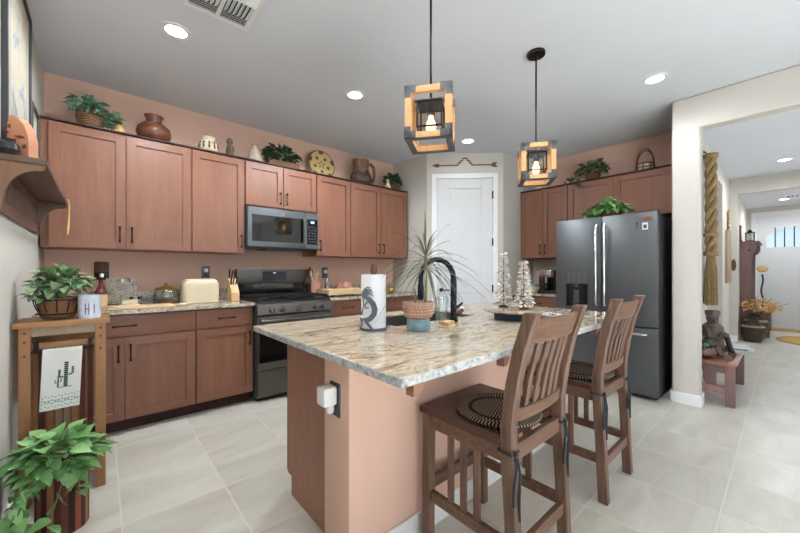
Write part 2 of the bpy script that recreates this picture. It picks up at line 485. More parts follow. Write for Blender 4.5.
# ------------------------------------------------------------------ building helpers
class B:
    def __init__(self):
        self.bm = bmesh.new()

    def _q(self, vs, mi=0):
        try:
            f = self.bm.faces.new(vs)
            f.material_index = mi
            return f
        except ValueError:
            return None

    def box(self, x0, x1, y0, y1, z0, z1, mi=0, rz=0, bev=0.0, mat=None):
        bm2 = bmesh.new()
        vs = [bm2.verts.new((x, y, z)) for z in (z0, z1) for y in (y0, y1) for x in (x0, x1)]
        for q in ((0, 2, 3, 1), (4, 5, 7, 6), (0, 1, 5, 4), (2, 6, 7, 3), (0, 4, 6, 2), (1, 3, 7, 5)):
            bm2.faces.new([vs[i] for i in q])
        if bev:
            bmesh.ops.bevel(bm2, geom=bm2.edges[:] , offset=bev, segments=2, profile=0.6, affect='EDGES')
        if rz:
            c = Vector(((x0 + x1) / 2, (y0 + y1) / 2, (z0 + z1) / 2))
            bmesh.ops.rotate(bm2, verts=bm2.verts, cent=c, matrix=Matrix.Rotation(rz, 3, 'Z'))
        if mat is not None:
            bmesh.ops.transform(bm2, matrix=mat, verts=bm2.verts)
        self.merge(bm2, mi)
        return self

    def merge(self, bm2, mi=0):
        mp = {}
        for v in bm2.verts:
            mp[v] = self.bm.verts.new(v.co)
        for f in bm2.faces:
            self._q([mp[v] for v in f.verts], mi)
        bm2.free()

    def ring_loft(self, rings_, mi=0, caps=True, closed=False):
        rows = [[self.bm.verts.new(p) for p in r] for r in rings_]
        n = len(rows[0])
        pairs = list(zip(rows, rows[1:])) + ([(rows[-1], rows[0])] if closed else [])
        for a, b in pairs:
            for i in range(n):
                self._q([a[i], a[(i + 1) % n], b[(i + 1) % n], b[i]], mi)
        if caps and not closed:
            self._q(rows[0][::-1], mi)
            self._q(rows[-1], mi)
        return self

    def lathe(self, prof, n=28, loc=(0, 0, 0), mi=0, caps=True, sx=1.0, sy=1.0):
        rr = []
        for r, z in prof:
            r = max(r, 1e-4)
            rr.append([(loc[0] + sx * r * math.cos(2 * math.pi * i / n), loc[1] + sy * r * math.sin(2 * math.pi * i / n), loc[2] + z) for i in range(n)])
        return self.ring_loft(rr, mi, caps)

    def tube(self, pts, r, n=8, mi=0, closed=False, flat=1.0):
        pts = [Vector(p) for p in pts]
        m = len(pts)
        rs = r if isinstance(r, (list, tuple)) else [r] * m
        rr = []
        up = None
        for i, p in enumerate(pts):
            if closed:
                t = pts[(i + 1) % m] - pts[i - 1]
            else:
                t = pts[min(i + 1, m - 1)] - pts[max(i - 1, 0)]
            t.normalize()
            if up is None:
                up = Vector((0, 0, 1)) if abs(t.z) < 0.9 else Vector((1, 0, 0))
            a = t.cross(up)
            if a.length < 1e-5:
                a = t.cross(Vector((0, 1, 0)))
            a.normalize()
            b = a.cross(t).normalized()
            up = b
            rr.append([p + (a * math.cos(2 * math.pi * k / n) + b * flat * math.sin(2 * math.pi * k / n)) * rs[i] for k in range(n)])
        return self.ring_loft(rr, mi, True, closed)

    def cyl(self, p0, p1, r, r1=None, n=16, mi=0):
        return self.tube([p0, p1], [r, r if r1 is None else r1], n, mi)

    def sweep(self, pts, wx, wy, mi=0):
        """A bar of rectangular section (wx along x, wy along y) through points going up."""
        rr = []
        for p in pts:
            x, y, z = p[:3]
            rr.append([(x - wx / 2, y - wy / 2, z), (x + wx / 2, y - wy / 2, z), (x + wx / 2, y + wy / 2, z), (x - wx / 2, y + wy / 2, z)])
        return self.ring_loft(rr, mi)

    def prism(self, poly, a0, a1, axis='x', mi=0):
        """poly in the two other axes (y,z / x,z / x,y), extruded from a0 to a1 along axis."""
        def pt(u, v, a):
            return {'x': (a, u, v), 'y': (u, a, v), 'z': (u, v, a)}[axis]
        return self.ring_loft([[pt(u, v, a0) for u, v in poly], [pt(u, v, a1) for u, v in poly]], mi)

    def ball(self, c, r, n=16, m=10, mi=0):
        r = (r, r, r) if not isinstance(r, (tuple, list)) else r
        rr = []
        for j in range(m + 1):
            th = math.pi * j / m
            s = max(math.sin(th), 0.01)
            rr.append([(c[0] + r[0] * s * math.cos(2 * math.pi * i / n), c[1] + r[1] * s * math.sin(2 * math.pi * i / n), c[2] - r[2] * math.cos(th)) for i in range(n)])
        return self.ring_loft(rr, mi)

    def leaf(self, p, d, up, L, W, mi=0, droop=0.25, lobes=False):
        """A folded, pointed leaf of two halves."""
        p, d, up = Vector(p), Vector(d).normalized(), Vector(up)
        s = d.cross(up)
        if s.length < 1e-4:
            s = d.cross(Vector((1, 0, 0.3)))
        s.normalize()
        n = s.cross(d).normalized()
        prof = [(0, 0.0), (0.12, 0.7), (0.32, 1.0), (0.6, 0.72), (0.85, 0.26), (1.0, 0)]
        if lobes:
            prof = [(0, 0.1), (0.1, 0.9), (0.25, 0.7), (0.4, 1.0), (0.55, 0.5), (0.75, 0.4), (1.0, 0)]
        mid, le, ri = [], [], []
        for t, w in prof:
            c = p + d * (L * t) - n * (L * droop * t * t)
            mid.append(self.bm.verts.new(c))
            if 0 < w:
                le.append(self.bm.verts.new(c + s * (W / 2 * w) + n * (W * 0.12 * w)))
                ri.append(self.bm.verts.new(c - s * (W / 2 * w) + n * (W * 0.12 * w)))
            else:
                le.append(mid[-1])
                ri.append(mid[-1])
        for i in range(len(prof) - 1):
            for side, flip in ((le, False), (ri, True)):
                q = [mid[i], mid[i + 1], side[i + 1], side[i]]
                q = [v for k, v in enumerate(q) if v not in q[:k]]
                if len(q) > 2:
                    self._q(q[::-1] if flip else q, mi)
        return self

    def blade(self, p, d, L, w, sag, mi=0, seg=7):
        """A long arching strap leaf."""
        p, d = Vector(p), Vector(d).normalized()
        s = d.cross(Vector((0, 0, 1)))
        if s.length < 0.05:
            s = Vector((1, 0, 0))
        s.normalize()
        prev = None
        for i in range(seg + 1):
            t = i / seg
            c = p + d * (L * t) + Vector((0, 0, -sag * L * t * t * 1.2))
            ww = w * (0.55 + 0.9 * t if t < 0.4 else 0.91 * (1 - (t - 0.4) / 0.6) + 0.04)
            a = self.bm.verts.new(c + s * ww / 2)
            m_ = self.bm.verts.new(c - Vector((0, 0, w * 0.18)))
            b = self.bm.verts.new(c - s * ww / 2)
            if prev:
                self._q([prev[0], a, m_, prev[1]], mi)
                self._q([prev[1], m_, b, prev[2]], mi)
            prev = (a, m_, b)
        return self

    def obj(self, name, mats, parent=None, loc=None, rot=None, smooth=35, bevel=0.0, kind=None, label=None):
        bm = self.bm
        bmesh.ops.recalc_face_normals(bm, faces=bm.faces)
        ang = math.radians(smooth)
        for f in bm.faces:
            f.smooth = True
        for e in bm.edges:
            if len(e.link_faces) == 2 and e.calc_face_angle(0) > ang:
                e.smooth = False
        me = bpy.data.meshes.new(name)
        bm.to_mesh(me)
        bm.free()
        for m in (mats if isinstance(mats, (list, tuple)) else [mats]):
            me.materials.append(M[m] if isinstance(m, str) else m)
        o = bpy.data.objects.new(name, me)
        C.objects.link(o)
        if parent:
            o.parent = parent
        if loc:
            o.location = loc
        if rot:
            o.rotation_euler = rot
        if bevel:
            b = o.modifiers.new('soft_edges', 'BEVEL')
            b.width = bevel
            b.segments = 2
            b.limit_method = 'ANGLE'
            b.angle_limit = math.radians(40)
        if kind:
            o['kind'] = kind
        if label:
            o['label'] = label
        return o


def thing(name, label, cat, loc=(0, 0, 0), rz=0.0, group=None):
    o = bpy.data.objects.new(name, None)
    C.objects.link(o)
    o.empty_display_size = 0.1
    o.location = loc
    o.rotation_euler = (0, 0, rz)
    o['label'] = label
    o['category'] = cat
    if group:
        o['group'] = group
    return o


def tag(o, label, cat, group=None):
    o['label'] = label
    o['category'] = cat
    if group:
        o['group'] = group
    return o


def struct(name, b, m, **kw):
    return b.obj(name, m, kind='structure', **kw)


def copy_thing(root, loc, label, rz=None, group=None):
    r = root.copy()
    C.objects.link(r)
    r.location = loc
    if rz is not None:
        r.rotation_euler = (0, 0, rz)
    r['label'] = label
    if group:
        r['group'] = group
    for ch in list(root.children):
        c = ch.copy()
        C.objects.link(c)
        c.parent = r
        for g in list(ch.children):
            d = g.copy()
            C.objects.link(d)
            d.parent = c
    return r


# ------------------------------------------------------------------ the room
XL, YB, ZC = -0.335, 3.834, 2.761          # left wall, stove wall, ceiling
XR = 4.778                                  # fridge wall
PA, PB = Vector((3.266, 3.168)), Vector((3.973, 2.462))   # the two ends of the diagonal pantry wall
XD, YD, YO = 3.952, 0.701, 0.505            # hall opening wall: face, alcove side, edge of the opening
ZO = 2.465                                  # underside of the opening's header
XC, YH = 8.09, 0.645                        # cross wall of the hall, left wall of the hall
XF, YF = 10.7, 0.58                         # front door wall, left wall of the foyer
YREAR, YRIGHT = -4.6, -1.75
T = 0.15

struct('floor', B().box(XL - T, XF + T, YREAR - T, YB + T, -0.1, 0.0), 'floor')
struct('ceiling', B().box(XL - T, XF + T, YREAR - T, YB + T, ZC, ZC + 0.1), 'ceiling')
b = B().prism([(YREAR - T, 0), (YB + T, 0), (YB + T, ZC), (-1.2, ZC), (-1.2, 0.55), (-3.6, 0.55), (-3.6, ZC), (YREAR - T, ZC)], XL - T, XL, 'x').box(XL - T, XL, -3.6, -1.2, 2.25, ZC)
struct('wall_left', b, 'greige')
b = B()
for k in range(4):
    y = -3.6 + 2.4 * k / 3
    b.box(XL - 0.09, XL - 0.03, y - 0.03, y + 0.03, 0.55, 2.25)
b.box(XL - 0.09, XL - 0.03, -3.6, -1.2, 0.55, 0.6).box(XL - 0.09, XL - 0.03, -3.6, -1.2, 2.2, 2.25).box(XL - 0.09, XL - 0.03, -3.6, -1.2, 1.38, 1.42)
struct('window_4', b, 'trim')  # window added behind the camera to let in side light
struct('wall_stove', B().box(XL, 3.4, YB, YB + T, 0, ZC), 'pink')
pp = B().prism([(3.231, YB), (PA.x, PA.y), (PA.x + 0.12, PA.y + 0.0), (3.38, YB)], 0, ZC, 'z')
struct('wall_pantry_side', pp, 'greige')
n2 = Vector((0.715, 0.699)) * 0.12
E2 = (PB - PA).normalized()


def diag(t, off, z):            # a point on the diagonal wall: distance along it, distance towards the room, height
    q = PA + E2 * t - Vector((0.715, 0.699)) * off
    return (q.x, q.y, z)


LD = (PB - PA).length
T0, T1, ZD = 0.128, 0.862, 2.425             # clear opening of the pantry door
b = B()
for t0, t1, z0, z1 in ((0, T0, 0, ZC), (T1, LD, 0, ZC), (T0, T1, ZD, ZC)):
    b.ring_loft([[diag(t0, 0, z), diag(t1, 0, z), diag(t1, -0.12, z), diag(t0, -0.12, z)] for z in (z0, z1)])
struct('wall_pantry_diagonal', b, 'greige')
struct('wall_pantry_right', B().box(PB.x, XR + T, PB.y, PB.y + 0.12, 0, ZC), 'greige')
struct('wall_fridge', B().box(XR, XR + T, YD, PB.y, 0, ZC), 'pink')
struct('wall_alcove', B().box(XD + 0.14, XR + T, YH, YD, 0, ZC), 'greige')
b = B().prism([(YD, 0), (YD, ZC), (YREAR, ZC), (YREAR, 0), (YRIGHT + 0.35, 0), (YRIGHT + 0.35, ZO), (YO, ZO), (YO, 0)], XD, XD + 0.14, 'x')
struct('wall_hall_opening', b, 'greige', bevel=0.015)
# hall: left wall with a tall recess, cross wall with a wide opening, foyer, entry
b = B().box(XR + T, 5.62, YH, YH + 0.12, 0, ZC).box(5.62, 7.12, YH, YH + 0.12, 2.5, ZC).box(7.12, XC + 0.12, YH, YH + 0.12, 0, ZC)
b.box(5.62, 7.12, YH + 0.55, YH + 0.65, 0, ZC).box(5.5, 5.62, YH + 0.12, YH + 0.65, 0, ZC).box(7.12, 7.24, YH + 0.12, YH + 0.65, 0, ZC)
struct('wall_hall_left', b, 'greige')
b = B().box(XC, XC + 0.12, 0.547, YH, 0, ZC).box(XC, XC + 0.12, YRIGHT, 0.547, 2.5, ZC)
struct('wall_hall_cross', b, 'greige')
struct('wall_foyer_left', B().box(XC + 0.12, XF, YF, YF + 0.12, 0, ZC), 'greige')
struct('ceiling_foyer', B().box(XC + 0.12, XF, YRIGHT, YF, 2.56, 2.62), 'ceiling')
DY0, DY1, DZ = 0.43, -0.64, 2.38             # entry door opening
b = B().box(XF, XF + T, DY0, YF + 0.12, 0, ZC).box(XF, XF + T, YRIGHT, DY1, 0, ZC).box(XF, XF + T, DY1, DY0, DZ, ZC)
struct('wall_entry', b, 'greige')
b = B()
for x0, x1, z0, z1 in ((XD + 0.14, 4.9, 0, ZC), (7.5, 8.5, 0, ZC), (10.1, XF, 0, ZC), (4.9, 7.5, 0, 0.6), (4.9, 7.5, 2.2, ZC), (8.5, 10.1, 0, 0.7), (8.5, 10.1, 2.1, ZC)):
    b.box(x0, x1, YRIGHT - 0.12, YRIGHT, z0, z1)
struct('wall_hall_right', b, 'greige')
b = B()
for x0, x1, z0, z1 in ((XL, 0.1, 0, ZC), (3.4, XD, 0, ZC), (0.1, 3.4, 0, 0.15), (0.1, 3.4, 2.45, ZC)):
    b.box(x0, x1, YREAR - 0.12, YREAR, z0, z1)
struct('wall_rear', b, 'greige')
b = B()
for k in range(5):
    x = 0.1 + 3.3 * k / 4
    b.box(x - 0.03, x + 0.03, YREAR - 0.08, YREAR - 0.02, 0.15, 2.45)
for z in (0.18, 0.95, 1.7, 2.42):
    b.box(0.1, 3.4, YREAR - 0.08, YREAR - 0.02, z - 0.025, z + 0.025)
struct('window_1', b, 'trim')
for i, (x0, x1, z0, z1) in enumerate(((4.9, 7.5, 0.6, 2.2), (8.5, 10.1, 0.7, 2.1))):
    b = B()
    for k in range(4):
        x = x0 + (x1 - x0) * k / 3
        b.box(x - 0.025, x + 0.025, YRIGHT - 0.08, YRIGHT - 0.02, z0, z1)
    b.box(x0, x1, YRIGHT - 0.08, YRIGHT - 0.02, z0, z0 + 0.05).box(x0, x1, YRIGHT - 0.08, YRIGHT - 0.02, z1 - 0.05, z1)
    struct('window_%d' % (i + 2), b, 'trim')  # hall windows added out of view to light the hall
# baseboards
bb = 0.10
b = B().box(XD - 0.014, XD + 0.154, YO - 0.014, YD - 0.0, 0, bb).box(XD, XD + 0.5, YD, YD + 0.014, 0, bb)
struct('baseboard_opening', b, 'trim', bevel=0.004)
struct('baseboard_hall', B().box(XD + 0.154, 5.62, YH - 0.014, YH, 0, bb).box(7.12, XC, YH - 0.014, YH, 0, bb).box(XC - 0.014, XC, 0.547, YH - 0.014, 0, bb).box(XC + 0.12, XF, YF - 0.014, YF, 0, bb), 'trim')
struct('baseboard_left', B().box(XL, XL + 0.014, YREAR, 3.2, 0, bb), 'trim')
# pantry door, its casing and hinges
b = B()
for t0, t1, z0, z1 in ((T0 - 0.066, T0, 0, ZD + 0.066), (T1, T1 + 0.066, 0, ZD + 0.066), (T0, T1, ZD, ZD + 0.066)):
    b.ring_loft([[diag(t0, 0, z), diag(t1, 0, z), diag(t1, 0.018, z), diag(t0, 0.018, z)] for z in (z0, z1)])
struct('trim_1', b, 'trim', bevel=0.004)
DA = math.atan2(E2.y, E2.x)
dr = bpy.data.objects.new('door_1', None)
C.objects.link(dr)
dr.location = diag(T0, 0, 0)
dr.rotation_euler = (0, 0, DA)
dr['kind'] = 'structure'
W = T1 - T0


def panel_door(w, h, panels, th=0.035, inset=0.010):
    b = B()
    b.box(0.003, w - 0.003, -0.005 + th * 0, th, 0.01, h - 0.004)
    # raised stiles and rails around the panels
    z = 0.01
    xs = panels[0][0], panels[0][1]
    y0, y1 = -0.005 - inset, -0.005
    b.box(0.003, xs[0], y0, y1, 0.01, h - 0.004).box(xs[1], w - 0.003, y0, y1, 0.01, h - 0.004)
    for (a0, a1, z0, z1) in panels:
        b.box(xs[0], xs[1], y0, y1, z, z0)
        z = z1
        b.box(a0 + 0.035, a1 - 0.035, y0 + 0.003, y1, z0 + 0.035, z1 - 0.035)
    b.box(xs[0], xs[1], y0, y1, z, h - 0.004)
    return b


panel_door(W, ZD, [(0.15, W - 0.15, 0.2, 0.91), (0.15, W - 0.15, 1.05, 2.29)]).obj('door_slab', 'door', dr, bevel=0.004)
for z in (0.30, 0.97, 1.58, 2.2):
    B().box(W - 0.012, W + 0.006, -0.024, -0.012, z - 0.05, z + 0.05).obj('hinge', 'bronze', dr)
hb = B().cyl((0.06, -0.015, 0.95), (0.06, -0.03, 0.95), 0.026)
hb.tube([(0.06, -0.03, 0.95), (0.06, -0.055, 0.95), (0.09, -0.062, 0.95), (0.17, -0.06, 0.95)], 0.008)
hb.obj('door_lever', 'bronze', dr)
# entry door with an arched barred light
ed = bpy.data.objects.new('door_2', None)
C.objects.link(ed)
ed.location = (XF, DY0, 0)
ed.rotation_euler = (0, 0, R(-90))
ed['kind'] = 'structure'
EW = DY0 - DY1
b = B()
b.box(0.0, EW, 0.0, 0.045, 0.0, 1.70)
b.box(0.0, 0.14, 0.0, 0.045, 1.70, DZ).box(EW - 0.14, EW, 0.0, 0.045, 1.70, DZ)
b.box(0.14, EW - 0.14, 0.0, 0.045, 2.16, DZ)
arc = [(0.14, 2.16), (0.14, 1.93)] + [(0.14 + (EW - 0.28) * k / 12, 1.93 + 0.17 * math.sin(math.pi * k / 12)) for k in range(13)] + [(EW - 0.14, 2.16)]
b.prism(arc, 0.0, 0.045, 'y')
for x0, x1 in ((0.12, EW / 2 - 0.04), (EW / 2 + 0.04, EW - 0.12)):
    b.box(x0, x1, -0.012, 0.0, 0.22, 1.5).box(x0 + 0.05, x1 - 0.05, -0.02, -0.012, 0.27, 1.45)
b.obj('door_slab', 'door', ed, bevel=0.003)
b = B()
for k in range(1, 6):
    x = 0.14 + (EW - 0.28) * k / 6
    b.box(x - 0.009, x + 0.009, -0.004, 0.012, 1.70, 2.12)
b.obj('window_bars', 'black', ed)
B().box(0.12, EW - 0.12, 0.02, 0.026, 1.68, 2.14).obj('window_glass', 'clear', ed)
struct('trim_2', B().box(XF - 0.02, XF, DY0, DY0 + 0.08, 0, DZ + 0.08).box(XF - 0.02, XF, DY1 - 0.08, DY1, 0, DZ + 0.08).box(XF - 0.02, XF, DY1, DY0, DZ, DZ + 0.08), 'trim')

# ------------------------------------------------------------------ kitchen cabinets (local: x along the width, front at y = 0 facing -y)


def shaker(b, x0, x1, z0, z1, st=0.062, th=0.02):
    b.box(x0, x0 + st, -th, 0, z0, z1).box(x1 - st, x1, -th, 0, z0, z1)
    b.box(x0 + st, x1 - st, -th, 0, z0, z0 + st, 1).box(x0 + st, x1 - st, -th, 0, z1 - st, z1, 1)
    b.box(x0 + st, x1 - st, -th + 0.011, -0.001, z0 + st, z1 - st)


def pull(parent, x, z, L=0.125, vertical=True, y=-0.02):
    b = B()
    pts = []
    for k in range(9):
        t = k / 8 - 0.5
        d = -0.026 - 0.006 * math.cos(math.pi * t)
        pts.append((x, y + d, z + L * t) if vertical else (x + L * t, y + d, z))
    b.tube(pts, [0.008, 0.0065, 0.0048, 0.0045, 0.0045, 0.0045, 0.0048, 0.0065, 0.008], 8)
    for s in (-0.42, 0.42):
        p = (x, y, z + L * s) if vertical else (x + L * s, y, z)
        q = (p[0], y - 0.03, p[2])
        b.cyl(p, q, 0.0075, 0.0055, 8)
    return b.obj('handle', 'bronze', parent)


def cabinet(name, label, loc, rz, w, d, z0, z1, doors, drawers=(), toe=0.0, group=None):
    t = thing(name, label, 'cabinet', loc, rz, group)
    b = B().box(0, w, 0.0, d - 0.003, z0 + toe, z1)
    b.obj('carcass', 'cab', t)
    if toe:
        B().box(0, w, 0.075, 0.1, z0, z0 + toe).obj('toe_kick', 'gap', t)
    for (x0, x1, a0, a1, hx, hz) in doors:
        b = B()
        shaker(b, x0, x1, a0, a1)
        o = b.obj('door', ['cab', 'cabh'], t, bevel=0.0015)
        if hx is not None:
            pull(o, hx, hz)
    for (x0, x1, a0, a1) in drawers:
        o = B().box(x0, x1, -0.02, 0, a0, a1, bev=0.003).obj('drawer', 'cabh', t)
        pull(o, (x0 + x1) / 2, (a0 + a1) / 2, 0.14, False)
    return t


G = 0.004
ZU0, ZU1 = 1.372, 2.289
YU = 3.50          # upper carcass front, doors stand 2 cm proud


def dd(w, z0, z1, hz):   # two doors with facing handles
    m = w / 2
    return [(G, m - G / 2, z0, z1, m - 0.035, hz), (m + G / 2, w - G, z0, z1, m + 0.035, hz)]


hz = ZU0 + 0.115
UG = 'upper cabinets on the stove wall'
cabinet('upper_cabinet', 'two-door upper cabinet in the left corner, under the ivy basket and big brown vase', (-0.325, YU, 0), 0, 0.928, YB - YU, ZU0, ZU1, [(0.042, 0.473, ZU0 + G, ZU1 - 0.012, 0.438, hz), (0.477, 0.924, ZU0 + G, ZU1 - 0.012, 0.512, hz)], group=UG)
cabinet('upper_cabinet', 'single-door upper cabinet left of the microwave, handle on its right edge', (0.605, YU, 0), 0, 0.447, YB - YU, ZU0, ZU1, [(G, 0.443, ZU0 + G, ZU1 - 0.012, 0.412, hz)], group=UG)
zm = 1.85
cabinet('upper_cabinet', 'short two-door upper cabinet directly above the microwave', (1.054, YU, 0), 0, 0.763, YB - YU, zm, ZU1, dd(0.763, zm + G, ZU1 - 0.012, zm + 0.1), group=UG)
cabinet('upper_cabinet', 'narrow single-door upper cabinet just right of the microwave, handle on its left edge', (1.819, YU, 0), 0, 0.447, YB - YU, ZU0, ZU1, [(G, 0.443, ZU0 + G, ZU1 - 0.012, 0.035, hz)], group=UG)
cabinet('upper_cabinet', 'two-door upper cabinet at the pantry end of the stove wall, under the brown pitcher', (2.268, YU, 0), 0, 0.925, YB - YU, ZU0, ZU1, dd(0.925, ZU0 + G, ZU1 - 0.012, hz), group=UG)
# thin dark trim on top of the upper cabinets
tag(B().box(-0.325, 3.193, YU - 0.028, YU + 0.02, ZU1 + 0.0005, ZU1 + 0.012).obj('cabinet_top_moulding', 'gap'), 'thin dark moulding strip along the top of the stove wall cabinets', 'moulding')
YBF = 3.234        # base carcass front
ZB = 0.884
BG = 'base cabinets on the stove wall'
zd = 0.715


def base_dd(w):
    m = w / 2
    return [(G, m - G / 2, 0.105, zd - 0.005, m - 0.035, 0.6), (m + G / 2, w - G, 0.105, zd - 0.005, m + 0.035, 0.6)]


cabinet('base_cabinet', 'wide base cabinet behind the plant cart, one long drawer over two doors', (-0.325, YBF, 0), 0, 0.912, YB - YBF, 0, ZB, base_dd(0.912), [(G, 0.908, zd + 0.005, ZB - 0.012)], 0.1, BG)
cabinet('base_cabinet', 'base cabinet left of the range, one drawer over a single door', (0.589, YBF, 0), 0, 0.455, YB - YBF, 0, ZB, [(G, 0.451, 0.105, zd - 0.005, 0.42, 0.6)], [(G, 0.451, zd + 0.005, ZB - 0.012)], 0.1, BG)
cabinet('base_cabinet', 'base cabinet just right of the range, drawer front showing above the island', (1.822, YBF, 0), 0, 0.455, YB - YBF, 0, ZB, [(G, 0.451, 0.105, zd - 0.005, 0.035, 0.6)], [(G, 0.451, zd + 0.005, ZB - 0.012)], 0.1, BG)
cabinet('base_cabinet', 'base cabinet against the pantry wall, behind the paper towel roll and spiky plant', (2.279, YBF, 0), 0, 0.914, YB - YBF, 0, ZB, base_dd(0.914), [(G, 0.455, zd + 0.005, ZB - 0.012), (0.459, 0.910, zd + 0.005, ZB - 0.012)], 0.1, BG)


def worktop(name, label, x0, x1, side=None):
    t = thing(name, label, 'countertop', (0, 0, 0))
    B().box(x0, x1, YB - 0.65, YB - 0.002, ZB + 0.0005, 0.914).obj('worktop_slab', 'granite', t, bevel=0.003)
    B().box(x0, x1, YB - 0.024, YB - 0.002, 0.9145, 1.02).obj('backsplash', 'granite', t, bevel=0.002)
    return t


worktop('granite_countertop', 'speckled beige granite countertop left of the range, holding the quilted toaster cover', XL + 0.002, 1.046)
worktop('granite_countertop', 'speckled beige granite countertop right of the range, holding the long wooden board', 1.820, 3.225)
# fridge wall cabinets (turned so that their fronts face -x)
XUF = 4.43
FG = 'cabinets on the fridge wall'
cabinet('upper_cabinet', 'two-door upper cabinet above the coffee maker, left of the fridge', (XUF, 2.459, 0), R(-90), 0.638, XR - XUF, ZU0, ZU1, dd(0.638, ZU0 + G, ZU1 - 0.012, hz), group=FG)
zf = 1.80
cabinet('upper_cabinet', 'wide short cabinet over the fridge, under the variegated ivy and handled basket', (XUF, 1.819, 0), R(-90), 1.115, XR - XUF, zf, ZU1, [(G, 0.51, zf + G, ZU1 - 0.012, None, 0), (0.514, 1.111, zf + G, ZU1 - 0.012, None, 0)], group=FG)
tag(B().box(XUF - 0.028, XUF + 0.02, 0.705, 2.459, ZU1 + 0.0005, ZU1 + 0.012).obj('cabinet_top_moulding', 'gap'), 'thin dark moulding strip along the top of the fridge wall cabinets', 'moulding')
XBF = XR - 0.60
cabinet('base_cabinet', 'base cabinet under the coffee maker, between the pantry wall and the fridge', (XBF, 2.443, 0), R(-90), 0.70, 0.60, 0, ZB, base_dd(0.70), [(G, 0.696, zd + 0.005, ZB - 0.012)], 0.1, FG)
t = thing('granite_countertop', 'short granite countertop under the coffee maker beside the fridge', 'countertop')
B().box(XR - 0.65, XR - 0.002, 1.735, 2.443, ZB + 0.0005, 0.914).obj('worktop_slab', 'granite', t, bevel=0.003)
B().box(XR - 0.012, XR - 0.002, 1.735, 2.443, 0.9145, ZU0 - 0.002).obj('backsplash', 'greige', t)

# ------------------------------------------------------------------ range
rg = thing('gas_range', 'slate steel gas range with black grates and five silver knobs', 'stove', (1.0525, 3.17, 0))
RW = 0.761
B().box(0, RW, 0.03, 0.655, 0.03, 0.905).obj('body', 'slateside', rg, bevel=0.003)
B().box(0.02, RW - 0.02, 0.06, 0.6, 0.0, 0.03).obj('base', 'black', rg)
b = B().box(0.0, RW, 0.0, 0.6, 0.905, 0.922, bev=0.004)
b.obj('cooktop', 'black', rg)
b = B().prism([(0.0, 0.905), (-0.03, 0.885), (-0.045, 0.800), (0.03, 0.790), (0.03, 0.905)], 0, RW, 'x')
b.obj('control_panel', 'rangeslate', rg, bevel=0.003)
for k, x in enumerate((0.13, 0.225, 0.385, 0.545, 0.635)):
    kb = B().cyl((x, -0.036, 0.845), (x, -0.048, 0.843), 0.025, n=20).cyl((x, -0.048, 0.843), (x, -0.075, 0.838), 0.02, 0.017, n=20)
    kb.box(x - 0.004, x + 0.004, -0.088, -0.066, 0.822, 0.858)
    kb.obj('knob', 'steel', rg)
od = B().box(0.006, RW - 0.006, -0.03, 0.03, 0.295, 0.785, bev=0.004).obj('oven_door', 'rangeslate', rg)
B().box(0.02, RW - 0.02, -0.033, -0.029, 0.36, 0.69).obj('window', 'blackgloss', od)
hb = B().tube([(0.02, -0.085, 0.745), (RW - 0.02, -0.085, 0.745)], 0.016, 12)
for x in (0.05, RW - 0.05):
    hb.box(x - 0.012, x + 0.012, -0.085, -0.03, 0.734, 0.756)
hb.obj('handle', 'rangeslate', od)
B().box(0.006, RW - 0.006, -0.028, 0.03, 0.05, 0.285, bev=0.004).obj('warming_drawer', 'rangeslate', rg)
b = B().box(0.0, RW, 0.6, 0.657, 0.9055, 1.22, bev=0.006)
b.box(0.0, RW, 0.575, 0.602, 1.07, 1.22, bev=0.004)
bg = b.obj('backguard', 'rangeslate', rg)
B().box(0.004, RW - 0.004, 0.594, 0.60, 0.925, 1.068).obj('splash_panel', 'blackgloss', bg)
b = B().box(0.26, 0.52, 0.571, 0.576, 1.10, 1.195)
for i in range(9):
    for j in range(3):
        b.box(0.275 + i * 0.027, 0.29 + i * 0.027, 0.5695, 0.572, 1.112 + j * 0.02, 1.122 + j * 0.02, 1)
dp = b.obj('display_panel', ['black', 'slateside'], bg)
B().box(0.375, 0.405, 0.5685, 0.571, 1.173, 1.186).obj('clock_digits', 'display', dp)
for gx in (0.02, 0.262, 0.504):
    b = B()
    gw = 0.236
    for x in (0, gw - 0.012):
        b.box(gx + x, gx + x + 0.012, 0.03, 0.57, 0.94, 0.958)
    for y in (0.03, 0.16, 0.295, 0.43, 0.558):
        b.box(gx, gx + gw, y, y + 0.012, 0.944, 0.958)
    b.box(gx + gw / 2 - 0.006, gx + gw / 2 + 0.006, 0.03, 0.57, 0.944, 0.958)
    for x in (0.003, gw - 0.012):
        for y in (0.035, 0.55):
            b.box(gx + x, gx + x + 0.009, y, y + 0.009, 0.922, 0.944)
    b.obj('grate', 'iron', rg)
for (x, y) in ((0.14, 0.15), (0.14, 0.43), (0.38, 0.29), (0.62, 0.15), (0.62, 0.43)):
    B().lathe([(0.05, 0), (0.05, 0.008), (0.032, 0.01), (0.03, 0.018), (0.0, 0.018)], 20, (x, y, 0.9225)).obj('burner', 'iron', rg)

